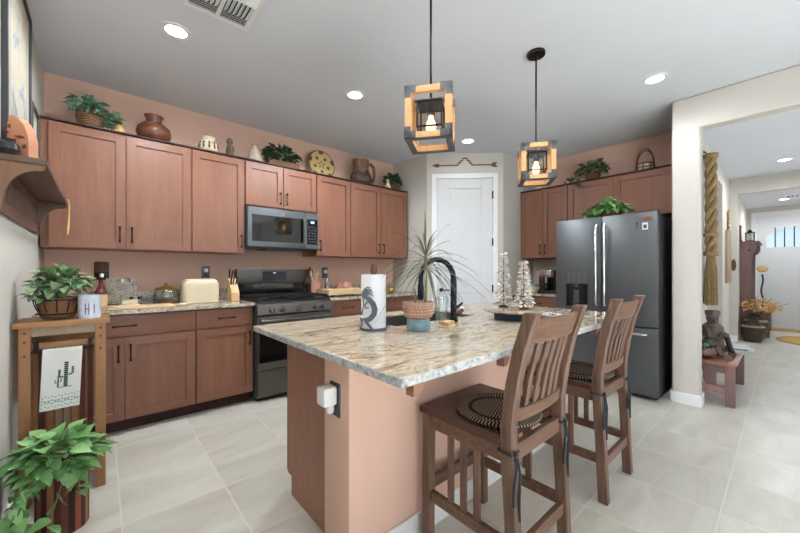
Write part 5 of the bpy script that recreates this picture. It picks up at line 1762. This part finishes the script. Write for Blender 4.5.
t = thing('bowl_stack', 'cream bowl holding an aqua bowl, left of the coffee maker', 'bowl', (4.38, 2.27, ZK))
B().lathe([(0.0, 0), (0.05, 0), (0.09, 0.05), (0.092, 0.075), (0.084, 0.075), (0.0, 0.02)], 28).obj('cream_bowl', 'cream', t)
B().lathe([(0.0, 0.0555), (0.05, 0.0555), (0.086, 0.09), (0.09, 0.11), (0.08, 0.11), (0.0, 0.07)], 28).obj('aqua_bowl', 'aqua', t)

# ------------------------------------------------------------------ plant cart by the left wall
CX0, CX1, CY0, CY1 = -0.328, 0.038, 2.50, 2.80
ct = thing('plant_cart', 'narrow light wood cart with a towel rail, standing by the left wall', 'cart', (CX0, CY0, 0))
cw, cd = CX1 - CX0, CY1 - CY0
B().box(0, cw, 0, cd, 0.912, 0.94, bev=0.003).obj('top', 'carth', ct)
pw = 0.043
for x in (0.018, cw - 0.018 - pw):
    for y in (0.025, cd - 0.015 - pw):
        k = B().box(x, x + pw, y, y + pw, 0, 0.9115, bev=0.003)
        o = k.obj('leg', 'cart', ct)
        for z in (0.885, 0.84, 0.77, 0.3):
            k = B().lathe([(0.0, 0.004), (0.005, 0.003), (0.006, 0.0), (0.0, 0.0)], 10)
            q = k.obj('peg', 'cartdark', o, loc=(x + pw / 2, y - 0.0005, z), rot=(R(90), 0, 0))
xi0, xi1 = 0.018 + pw, cw - 0.018 - pw
B().box(xi0, xi1, 0.032, 0.05, 0.865, 0.9115).obj('front_apron', 'greywood', ct)
B().box(xi0, xi1, 0.034, 0.052, 0.80, 0.828).obj('front_rail', 'carth', ct)
B().box(xi0, xi1, 0.034, 0.052, 0.23, 0.26).obj('front_rail', 'carth', ct)
B().box(xi0, xi1, cd - 0.045, cd - 0.03, 0.80, 0.9).obj('back_rail', 'carth', ct)
for k, m_ in enumerate(('cartdark', 'carth', 'greywood', 'greywood', 'carth', 'cartdark', 'cartdark')):
    x = xi0 + 0.004 + k * (xi1 - xi0 - 0.008) / 7
    B().box(x, x + 0.024, cd - 0.029, cd - 0.02, 0.14, 0.92 - 0.012).obj('back_slat', m_, ct)
B().box(0.02, cw - 0.02, 0.03, cd - 0.02, 0.1, 0.12).obj('lower_shelf', 'carth', ct)
for s in (xi0, xi1):
    B().box(s - 0.012 if s == xi1 else s - 0.005, s + 0.005 if s == xi1 else s + 0.012, 0.068, cd - 0.058, 0.1205, 0.24).obj('side_rail', 'cartdark', ct)
k = B().tube([(xi0 + 0.005, 0.0, 0.79), (xi1 - 0.005, 0.0, 0.79)], 0.007, 10)
for x in (xi0 + 0.02, xi1 - 0.02):
    k.box(x - 0.009, x + 0.009, -0.004, 0.033, 0.785, 0.835)
k.obj('towel_bar', 'bronze', ct)
# towel
tw = thing('tea_towel', 'white tea towel embroidered with a dark green cactus, hung on the cart rail', 'towel', (CX0 + xi0 + 0.045, CY0, 0))
b = B()
ww = 0.148


def towel_y(x, z):
    return -0.0125 - 0.004 * math.sin(x * 45) * (0.8 - z) * 2


cols_, rows_ = 14, 16
zt_, zb_ = 0.792, 0.488
grid = []
for j in range(rows_ + 1):
    z = zt_ + (zb_ - zt_) * j / rows_
    sk_ = -0.012 * (j / rows_)
    grid.append([b.bm.verts.new((ww * i / cols_ + sk_, towel_y(ww * i / cols_, z), z)) for i in range(cols_ + 1)])
for j in range(rows_):
    for i in range(cols_):
        b._q([grid[j][i], grid[j][i + 1], grid[j + 1][i + 1], grid[j + 1][i]])
topr = [b.bm.verts.new((ww * i / cols_, 0.0, 0.80)) for i in range(cols_ + 1)]
backr = [b.bm.verts.new((ww * i / cols_, 0.0125, 0.79)) for i in range(cols_ + 1)]
botr = [b.bm.verts.new((ww * i / cols_ - 0.014, 0.014, 0.50)) for i in range(cols_ + 1)]
for i in range(cols_):
    b._q([grid[0][i + 1], grid[0][i], topr[i], topr[i + 1]])
    b._q([topr[i + 1], topr[i], backr[i], backr[i + 1]])
    b._q([backr[i + 1], backr[i], botr[i], botr[i + 1]])


def stitch(x, z, w, h, mi):
    x -= 0.012 * (zt_ - z) / (zt_ - zb_)
    y = towel_y(x, z) - 0.0012
    b._q([b.bm.verts.new(p) for p in ((x - w / 2, y, z - h / 2), (x + w / 2, y, z - h / 2), (x + w / 2, y, z + h / 2), (x - w / 2, y, z + h / 2))], mi)


def cactus(x, z0, s):
    for k in range(12):
        stitch(x, z0 + s * (0.04 + k * 0.085), s * 0.12, s * 0.072, 1)
    for sg, zz in ((-1, 0.40), (1, 0.48)):
        for k in range(2):
            stitch(x + sg * s * (0.10 + 0.06 * k), z0 + s * zz, s * 0.05, s * 0.07, 1)
        for k in range(4):
            stitch(x + sg * s * 0.20, z0 + s * (zz + 0.05 + 0.075 * k), s * 0.075, s * 0.065, 1)


cactus(0.090, 0.60, 0.125)
cactus(0.062, 0.60, 0.055)
stitch(0.085, 0.597, 0.06, 0.003, 1)
for k in range(12):
    x = 0.008 + k * 0.012
    stitch(x, 0.556 + (0.003 if k % 2 else -0.003), 0.007, 0.004, 2)
    stitch(x, 0.505 + (0.003 if k % 2 else -0.003), 0.007, 0.004, 2)
    stitch(x, 0.531 + (0.007 if k % 3 == 0 else -0.004), 0.009, 0.005, 2)
    stitch(x, 0.531 - (0.009 if k % 3 == 0 else -0.004), 0.009, 0.005, 2)
b.obj('cloth', ['linen', 'cactus', 'tealthread'], tw)
# ivy basket and tin on the cart
t = thing('potted_ivy', 'bushy ivy in a round wire and wicker basket on the plant cart', 'plant', (-0.175, 2.635, 0.9405))
t.scale = (0.87, 0.87, 1.0)
B().lathe([(0.0, 0.006), (0.075, 0.006), (0.088, 0.03), (0.098, 0.115), (0.09, 0.115), (0.0, 0.10)], 28).obj('pot', 'wicker', t)
b = B()
for k in range(12):
    a = 2 * math.pi * k / 12
    b.tube([((0.035 + 0.078 * math.sin(u * 1.35)) * math.cos(a), (0.035 + 0.078 * math.sin(u * 1.35)) * math.sin(a), 0.004 + 0.115 * (1 - math.cos(u * 1.45))) for u in (0, .25, .5, .75, 1)], 0.003, 6)
for z, r_ in ((0.004, 0.036), (0.03, 0.098), (0.105, 0.112)):
    b.tube([(r_ * math.cos(2 * math.pi * k / 28), r_ * math.sin(2 * math.pi * k / 28), z) for k in range(28)], 0.0034, 6, closed=True)
b.obj('wire_basket', 'bronze', t)
b = foliage(185, (0.015, -0.015, 0.185), (0.145, 0.115, 0.10), 0.066, 0.05, 21, low=-0.35)
foliage(30, (-0.07, -0.055, 0.12), (0.055, 0.06, 0.06), 0.06, 0.046, 22, b=b)
b.obj('foliage', 'ivy', t)
strands((0, 0, 0.1), [(-0.10, -0.05, 0.13), (0.13, 0, 0.17), (0.05, -0.1, 0.19), (-0.06, 0.05, 0.25)]).obj('stems', 'stem', t)
t = thing('printed_tin', 'pale blue printed tin with purple marks on the right of the cart top', 'tin', (-0.048, 2.575, 0.9405))
t.scale = (1.1, 1.1, 1.1)
B().lathe([(0.0, 0), (0.044, 0), (0.044, 0.112), (0.046, 0.116), (0.04, 0.116), (0.04, 0.1), (0.0, 0.09)], 32).obj('can', 'tin', t)
b = B()
for dx, z0, z1 in ((-0.014, 0.02, 0.075), (-0.002, 0.02, 0.075), (0.018, 0.025, 0.07)):
    y = -math.sqrt(0.0443 ** 2 - dx ** 2)
    b.box(dx - 0.002, dx + 0.002, y - 0.0008, y + 0.002, z0, z1)
b.box(-0.014, -0.002, -0.0452, -0.041, 0.045, 0.05)
b.obj('printed_marks', 'purple', t)

# striped floor pot with pothos
t = thing('potted_pothos', 'large green pothos in a striped wooden stave pot on the floor before the cart', 'plant', (-0.135, 2.245, 0))
B().lathe([(0.0, 0), (0.092, 0), (0.092, 0.29), (0.082, 0.29), (0.082, 0.25), (0.0, 0.25)], 36).obj('pot', 'striped', t)
B().lathe([(0.0, 0.2505), (0.08, 0.2505), (0.0, 0.262)], 20).obj('soil', 'soil', t)
b = foliage(190, (-0.02, -0.02, 0.345), (0.165, 0.15, 0.125), 0.082, 0.06, 31, low=-0.6)
v1 = [(-0.05, -0.08, 0.33), (-0.13, -0.15, 0.26), (-0.155, -0.19, 0.14), (-0.15, -0.23, 0.05)]
v2 = [(0.02, -0.08, 0.32), (0.0, -0.14, 0.24), (-0.03, -0.16, 0.13), (-0.03, -0.17, 0.07)]
v3 = [(0.04, -0.05, 0.33), (0.06, -0.12, 0.27), (0.06, -0.14, 0.2)]
v4 = [(-0.02, -0.06, 0.33), (-0.09, -0.14, 0.30), (-0.12, -0.18, 0.2), (-0.10, -0.21, 0.1)]
trail(b, v1, 0.075, 0.055, 18, 4)
trail(b, v2, 0.08, 0.055, 7, 5)
trail(b, v3, 0.07, 0.05, 7, 6)
trail(b, v4, 0.075, 0.055, 16, 7)
b.obj('foliage', 'pothos', t)
b = strands((0, 0, 0.25), [(0.15, -0.1, 0.4), (0.12, 0.05, 0.45), (-0.1, 0.02, 0.45), (0.02, -0.12, 0.4)], 0.0035)
for v_ in (v1, v2, v3, v4):
    b.tube([(0, 0, 0.25)] + v_, 0.0033, 6)
b.obj('stems', 'stem', t)

# ------------------------------------------------------------------ mantel shelf and pictures on the left wall
SY0_, SY1_, SXO = 2.146, 3.36, -0.178
sh = thing('mantel_shelf', 'dark wooden mantel shelf with arched brackets and a slatted back on the left wall', 'shelf', (XL, SY0_, 0))
sl, sd = SY1_ - SY0_, SXO - XL
B().box(0, sd, 0, sl, 1.664, 1.69, bev=0.003).obj('shelf_board', 'shelf', sh)


def bracket_poly():
    p = [(0.0, 1.6635), (sd - 0.004, 1.6635), (sd - 0.012, 1.642)]
    for j in range(11):
        a = math.pi / 2 * j / 10
        p.append((0.028 + (sd - 0.045) * (1 - math.sin(a)), 1.642 - 0.145 * (1 - math.cos(a)) - 0.002))
    p += [(0.022, 1.455), (0.0, 1.455)]
    return p


for y in (0.012, sl - 0.034):
    B().prism(bracket_poly(), y, y + 0.022, 'y').obj('arched_bracket', 'shelfface' if y < 0.1 else 'shelf', sh)
B().box(0.0, 0.018, 0.034, sl - 0.034, 1.455, 1.505).obj('lower_rail', 'shelf', sh)
B().box(0.0, 0.018, 0.034, sl - 0.034, 1.62, 1.6635).obj('upper_rail', 'shelf', sh)
for k in range(22):
    y = 0.06 + k * (sl - 0.12) / 21
    B().box(0.003, 0.014, y - 0.009, y + 0.009, 1.505, 1.62).obj('slat', 'shelf', sh)
t = thing('clay_house', 'terracotta arched adobe house ornament with brown windows on the mantel shelf', 'ornament', (-0.262, 2.215, 1.6905), R(-42))
t.scale = (0.82, 1, 1)
pts = [(-0.062, 0), (0.056, 0)] + [(0.056 - 0.105 * (j / 8) ** 1.5, 0.075 + 0.115 * math.sin(math.pi / 2 * j / 8)) for j in range(9)] + [(-0.062, 0.15)]
B().prism(pts, -0.012, 0.028, 'y').obj('clay_slab', 'adobe', t, bevel=0.003)
for (x, z) in ((-0.02, 0.075), (-0.05, 0.14), (0.035, 0.05)):
    B().box(x - 0.008, x + 0.008, -0.015, -0.012, z - 0.008, z + 0.008).obj('window', 'adobedark', t)
for (x, z) in ((-0.055, 0.115), (0.01, 0.09), (0.03, 0.09)):
    B().cyl((x, -0.012, z), (x, -0.03, z), 0.004, n=8).obj('roof_beam', 'adobedark', t)
o = B().lathe([(0.0, 0), (0.022, 0), (0.036, 0.022), (0.034, 0.045), (0.018, 0.062), (0.02, 0.068), (0.0, 0.066)], 24).obj('black_pot', 'black', loc=(-0.297, 2.172, 1.6905))
tag(o, 'small round black pot on the mantel shelf at the picture edge', 'pot')
t = thing('dried_sprig', 'sprig of yellow dried flowers on the mantel shelf behind the clay house', 'dried flowers', (-0.238, 2.45, 1.6905))
foliage(40, (0, 0, 0.035), (0.04, 0.09, 0.045), 0.03, 0.014, 41, low=-0.6).obj('flowers', 'orange', t)
strands((0, 0, 0.004), [(0.0, 0.07, 0.05), (0.02, -0.06, 0.04), (-0.02, 0.02, 0.08)], 0.002).obj('stems', 'stem', t)
t = thing('hanging_tassel', 'cream cord tassel hanging off the far corner of the mantel shelf', 'tassel', (SXO + 0.008, SY1_ - 0.05, 1.69))
b = B()
for k in range(4):
    x = 0.003 * k
    b.tube([(-0.02, 0.01 * k - 0.015, 0.004), (0.0, 0.01 * k - 0.015, 0.004), (0.004, 0.01 * k - 0.015, -0.02), (0.002, 0.006 * k - 0.01, -0.12 - 0.02 * k), (-0.004, 0.004 * k - 0.02, -0.2 - 0.012 * k)], 0.004, 6)
b.obj('cords', 'tan', t)
B().ball((0.003, -0.005, -0.05), (0.008, 0.014, 0.02), 10, 6).obj('bead', 'gold', t)


def picture(name, label, y0, y1, z0, z1, art):
    t = thing(name, label, 'picture', (XL, y0, z0))
    w, h = y1 - y0, z1 - z0
    f = 0.022
    k = B().box(0, 0.022, 0, w, 0, f).box(0, 0.022, 0, w, h - f, h).box(0, 0.022, 0, f, f, h - f).box(0, 0.022, w - f, w, f, h - f)
    k.obj('frame', 'frameblack', t, bevel=0.002)
    B().box(0.001, 0.010, f, w - f, f, h - f).obj('mat_board', 'mat_board', t)
    m = min(w, h) * 0.16
    B().box(0.010, 0.0112, f + m, w - f - m, f + m, h - f - m).obj('print', art, t)
    return t


picture('framed_picture', 'large dark-framed watercolour on the left wall above the mantel shelf', 2.31, 3.02, 1.80, 2.715, 'art')
picture('framed_picture', 'small dark-framed print beside the kitchen cabinets, right of the large watercolour', 3.065, 3.365, 1.80, 2.25, 'art_small')

# ------------------------------------------------------------------ hall
t = thing('macrame_hanging', 'long knotted gold straw rope hanging with a tassel, on the hall wall by the opening', 'wall hanging', (5.30, YH - 0.068, 0))
b = B()
rnd = random.Random(8)
for s in range(3):
    ph = s * 2 * math.pi / 3
    b.tube([(0.033 * math.cos(ph + z * 16), 0.033 * math.sin(ph + z * 16), z) for z in [1.38 + 0.024 * k for k in range(50)]], 0.026, 8)
b.obj('twisted_rope', 'straw', t)
for z in (1.40, 1.62, 2.53):
    B().lathe([(0.045, -0.03), (0.066, -0.02), (0.066, 0.02), (0.045, 0.03)], 18, (0, 0, z)).obj('knot', 'straw', t)
b = B()
for k in range(34):
    a = k * 2.4
    r_ = 0.055 * math.sqrt((k + 0.5) / 34)
    b.tube([(r_ * math.cos(a) * 0.6, r_ * math.sin(a) * 0.6, 1.38), (r_ * math.cos(a), r_ * math.sin(a), 1.2), (r_ * 1.15 * math.cos(a + .1), r_ * 1.1 * math.sin(a + .1), 0.80 + rnd.uniform(0, 0.03))], 0.009, 5)
b.obj('tassel', 'straw', t)
B().cyl((0, 0.065, 2.6), (0, 0.0, 2.52), 0.008, n=8).obj('wall_peg', 'bronze', t)
t = thing('wall_ornament', 'small gold carved ornament on the hall wall near the cross beam', 'wall ornament', (7.72, YH - 0.001, 1.98))
b = B()
for z, r_ in ((-0.15, 0.03), (-0.09, 0.05), (-0.02, 0.075), (0.05, 0.05), (0.12, 0.035), (0.17, 0.02)):
    b.ball((0, -0.02, z), (r_, 0.02, 0.045), 10, 6)
b.obj('carved_body', 'gold', t)
t = thing('wall_tapestry', 'faded brown framed hanging on the hall wall below the gold ornament', 'wall hanging', (7.70, YH - 0.001, 1.43))
B().box(-0.28, 0.28, -0.03, 0, -0.42, 0.42, bev=0.003).obj('frame', 'greywood', t)
B().box(-0.25, 0.25, -0.033, -0.03, -0.39, 0.39).obj('panel', 'tapestry', t)
t = thing('oval_plaque', 'small dark oval plaque on the end of the hall cross wall', 'wall ornament', (XC - 0.001, 0.595, 1.30), 0)
B().lathe([(0.0, 0.016), (0.024, 0.013), (0.032, 0.0), (0.0, 0.0)], 24, sy=3.2).obj('oval_body', 'walnut', t, rot=(0, R(-90), 0))
t.rotation_euler = (R(90), 0, 0)
t = thing('framed_picture', 'small brown-framed picture on the foyer wall above the coat rack bench', 'picture', (9.1, YF - 0.001, 1.90))
B().box(-0.18, 0.18, -0.02, 0, -0.15, 0.15, bev=0.003).obj('frame', 'walnut', t)
B().box(-0.14, 0.14, -0.022, -0.02, -0.11, 0.11).obj('print', 'art_small', t)

# bench and what lies on it
t = thing('hall_bench', 'low mauve-brown wooden bench against the hall wall, just past the opening', 'bench', (4.14, 0.295, 0))
bl_, bd = 1.0, 0.335
B().box(-0.01, bl_ + 0.01, -0.01, bd, 0.36, 0.39, bev=0.004).obj('top', 'benchtop', t)
for x in (0.0, bl_ - 0.065):
    for y in (0.0, bd - 0.075):
        B().box(x, x + 0.065, y, y + 0.065, 0, 0.3595, bev=0.004).obj('leg', 'mauve', t)
for x in (0.015, bl_ - 0.04):
    B().box(x, x + 0.025, 0.066, bd - 0.076, 0.29, 0.3595).obj('end_rail', 'mauve', t)
    B().box(x, x + 0.025, 0.066, bd - 0.076, 0.10, 0.17).obj('end_rail', 'rose', t)
    B().box(x + 0.003, x + 0.022, bd / 2 - 0.045, bd / 2 + 0.035, 0.1705, 0.2895).obj('centre_splat', 'mauve', t)
B().box(0.066, bl_ - 0.066, 0.02, 0.04, 0.29, 0.3595).obj('side_rail', 'mauve', t)
ZS = 0.3905
st = thing('carved_figure', 'dark carved wooden seated figure on the hall bench', 'sculpture', (4.47, 0.475, ZS), R(-30))
st.scale = (0.70, 0.72, 0.84)
b = B().lathe([(0.0, 0), (0.10, 0), (0.125, 0.05), (0.12, 0.14), (0.105, 0.2), (0.12, 0.27), (0.11, 0.33), (0.06, 0.37), (0.05, 0.385), (0.0, 0.385)], 22)
b.obj('body', 'statue', st)
b = B().ball((-0.02, -0.01, 0.43), (0.075, 0.065, 0.07), 14, 9).box(-0.075, 0.055, -0.06, 0.05, 0.455, 0.51, bev=0.01)
b.ball((-0.075, -0.06, 0.43), (0.02, 0.022, 0.03), 8, 6).ball((-0.05, -0.07, 0.445), (0.012, 0.012, 0.012), 8, 6).ball((-0.01, -0.075, 0.445), (0.012, 0.012, 0.012), 8, 6).box(-0.06, 0.0, -0.082, -0.05, 0.385, 0.40)
b.obj('head', 'statue', st)
for s in (-1, 1):
    B().tube([(s * 0.105, 0, 0.30), (s * 0.125, -0.05, 0.22), (s * 0.08, -0.12, 0.20), (s * 0.02, -0.13, 0.25)], [0.035, 0.033, 0.03, 0.028], 10).obj('arm', 'statue', st)
    B().tube([(s * 0.07, -0.04, 0.06), (s * 0.10, -0.14, 0.09), (s * 0.08, -0.16, 0.03), (s * 0.08, -0.19, 0.018)], [0.045, 0.04, 0.03, 0.02], 10).obj('leg', 'statue', st)
t = thing('wooden_bowl', 'round brown bowl of succulents on the near end of the hall bench', 'bowl', (4.26, 0.52, ZS))
B().lathe([(0.0, 0), (0.05, 0), (0.095, 0.03), (0.10, 0.065), (0.085, 0.1), (0.078, 0.1), (0.0, 0.09)], 26).obj('bowl', 'vase', t)
foliage(34, (0.0, 0, 0.11), (0.06, 0.06, 0.09), 0.075, 0.03, 51, low=0.0).obj('succulents', 'frost', t)
o = B().tube([(-0.16, 0.05, 0.24), (0.0, 0, 0.12), (0.18, -0.06, 0.016)], [0.022, 0.022, 0.018], 10).obj('dark_flute', 'black', loc=(4.33, 0.345, ZS), rot=(0, 0, R(14)))
tag(o, 'dark wooden tube leaning across the bowl on the hall bench', 'flute')
for k in range(5):
    o = B().box(-0.13, 0.13, -0.10, 0.10, 0, 0.009).obj('magazine', 'printdark' if k == 3 else 'printed', loc=(4.83 + 0.012 * (k % 2), 0.345 - 0.008 * (k % 3), ZS + 0.0105 * k), rot=(0, 0, R((5, -8, 12, -4, 16)[k])))
    tag(o, ('white magazine at the bottom of the stack on the hall bench', 'white magazine second from the bottom of the stack on the hall bench', 'white magazine in the middle of the stack on the hall bench', 'dark magazine just below the top of the stack on the hall bench', 'white magazine on top of the stack on the hall bench')[k], 'magazine', 'magazines on the hall bench')
o = B().ball((0, 0, 0.032), (0.05, 0.04, 0.032), 14, 8).obj('brown_stone', 'statue', loc=(5.06, 0.50, ZS))
tag(o, 'rounded brown stone at the far end of the hall bench', 'stone')

# hall tree by the front door, with lantern, vases and a stick
HT = (8.98, 0.20)
t = thing('hall_tree', 'tall mauve-brown wooden coat rack bench beside the front door', 'hall tree', (HT[0], HT[1], 0))
hl, hd_ = 1.15, YF - HT[1] - 0.004
prof_ = [(0.0, 0), (0.07, 0), (0.07, 0.06), (0.22, 0.06), (0.22, 0), (hd_, 0), (hd_, 1.72), (hd_ - 0.225, 1.72), (hd_ - 0.225, 1.62), (hd_ - 0.20, 1.55), (hd_ - 0.155, 1.52), (hd_ - 0.15, 0.55), (hd_ - 0.16, 0.42), (0.0, 0.42)]
for x in (0.0, hl - 0.03):
    B().prism(prof_, x, x + 0.03, 'x').obj('side_panel', 'mauve', t)
B().box(0.03, hl - 0.03, hd_ - 0.02, hd_, 0.42, 1.72).obj('back_panel', 'mauve', t)
B().box(-0.015, hl + 0.015, -0.02, hd_ - 0.165, 0.4205, 0.45).obj('bench_seat', 'mauve', t)
B().box(-0.015, hl + 0.015, hd_ - 0.25, hd_, 1.7205, 1.75).obj('top_shelf', 'mauve', t)
B().box(0.03, hl - 0.03, 0.01, 0.03, 0.1, 0.42).obj('front_panel', 'mauve', t)
for k in range(4):
    x = 0.2 + 0.25 * k
    B().tube([(x, hd_ - 0.02, 1.45), (x, hd_ - 0.07, 1.44), (x, hd_ - 0.085, 1.48)], 0.006, 6).obj('coat_hook', 'bronze', t)
B().box(-0.004, 0.0, hd_ - 0.14, hd_ - 0.10, 1.56, 1.60).obj('carved_mark', 'walnut', t)
t = thing('lantern', 'small glass-sided metal lantern on top of the hall coat rack', 'lantern', (9.08, 0.45, 1.7505))
k = B().box(-0.06, 0.06, -0.06, 0.06, 0, 0.015)
for s in (-1, 1):
    for u in (-1, 1):
        k.box(s * 0.055 - 0.005, s * 0.055 + 0.005, u * 0.055 - 0.005, u * 0.055 + 0.005, 0.015, 0.15)
k.box(-0.07, 0.07, -0.07, 0.07, 0.15, 0.16).lathe([(0.06, 0.16), (0.03, 0.195), (0.02, 0.215), (0.0, 0.22)], 16)
k.tube([(0.03 * math.cos(math.pi * j / 8), 0, 0.215 + 0.03 * math.sin(math.pi * j / 8)) for j in range(9)], 0.004, 6)
k.obj('metal_frame', 'bronze', t)
B().cyl((0, 0, 0.0155), (0, 0, 0.09), 0.025, n=16).obj('candle', 'cream', t)
k = B()
for s in (-1, 1):
    k.box(-0.05, 0.05, s * 0.055 - 0.001, s * 0.055 + 0.001, 0.015, 0.15).box(s * 0.055 - 0.001, s * 0.055 + 0.001, -0.05, 0.05, 0.015, 0.15)
k.obj('glass_sides', 'clear', t)
t = thing('twisted_stick', 'thin dark twisted stick with a round wooden ball, standing by the coat rack', 'stick', (8.925, 0.29, 0))
B().tube([(0.012 * math.cos(k), 0.012 * math.sin(k), 0.06 * k) for k in range(20)], 0.012, 8).obj('shaft', 'black', t)
B().ball((0, 0, 1.235), (0.075, 0.075, 0.06), 16, 10).obj('ball', 'tan', t)
VG = 'pottery vases by the coat rack'
for (x, y, h_, r_, lab) in ((8.33, 0.375, 0.36, 0.155, 'banded dark bronze floor vase in front, beside the hall coat rack'), (8.72, 0.36, 0.44, 0.165, 'dark bronze floor vase behind, holding the dried orange branches')):
    t = thing('floor_vase', lab, 'vase', (x, y, 0), 0, VG)
    B().lathe([(0.0, 0), (0.62 * r_, 0), (0.8 * r_, 0.15 * h_), (r_, 0.62 * h_), (0.95 * r_, 0.70 * h_), (0.45 * r_, 0.93 * h_), (0.5 * r_, h_), (0.42 * r_, h_), (0.38 * r_, 0.93 * h_), (0.0, 0.9 * h_)], 30).obj('body', 'pot_black', t)
    B().lathe([(0.972 * r_, 0.70 * h_), (0.80 * r_, 0.775 * h_), (0.79 * r_, 0.772 * h_), (0.955 * r_, 0.695 * h_)], 30, caps=False).obj('band', 'pot_band', t)
t = thing('dried_branches', 'dried orange leafy branches standing in the rear floor vase', 'dried flowers', (8.72, 0.36, 0.40))
foliage(210, (0.0, -0.06, 0.18), (0.18, 0.30, 0.13), 0.06, 0.045, 61, low=-0.6).obj('leaves', 'orange', t)
strands((0, 0, 0.0), [(0, -0.4, 0.25), (-0.1, -0.2, 0.33), (0.1, 0.12, 0.3), (0, 0.0, 0.35), (0.1, -0.3, 0.2)], 0.004).obj('stems', 'bark', t)
t = thing('round_rug', 'round straw-yellow rug on the hall floor before the front door', 'rug', (9.0, -0.50, 0))
B().lathe([(0.0, 0.001), (0.55, 0.001), (0.55, 0.009), (0.0, 0.009)], 48).obj('field', 'rug', t)
B().lathe([(0.551, 0.001), (0.63, 0.001), (0.635, 0.006), (0.63, 0.010), (0.551, 0.010)], 48, caps=False).obj('border', 'rugdark', t)
o = B().box(-0.25, 0.25, -0.45, 0.45, 0.001, 0.012, bev=0.003).obj('door_mat', 'rugdark', loc=(10.38, -0.08, 0))
tag(o, 'tan coir door mat lying at the front door', 'door mat')
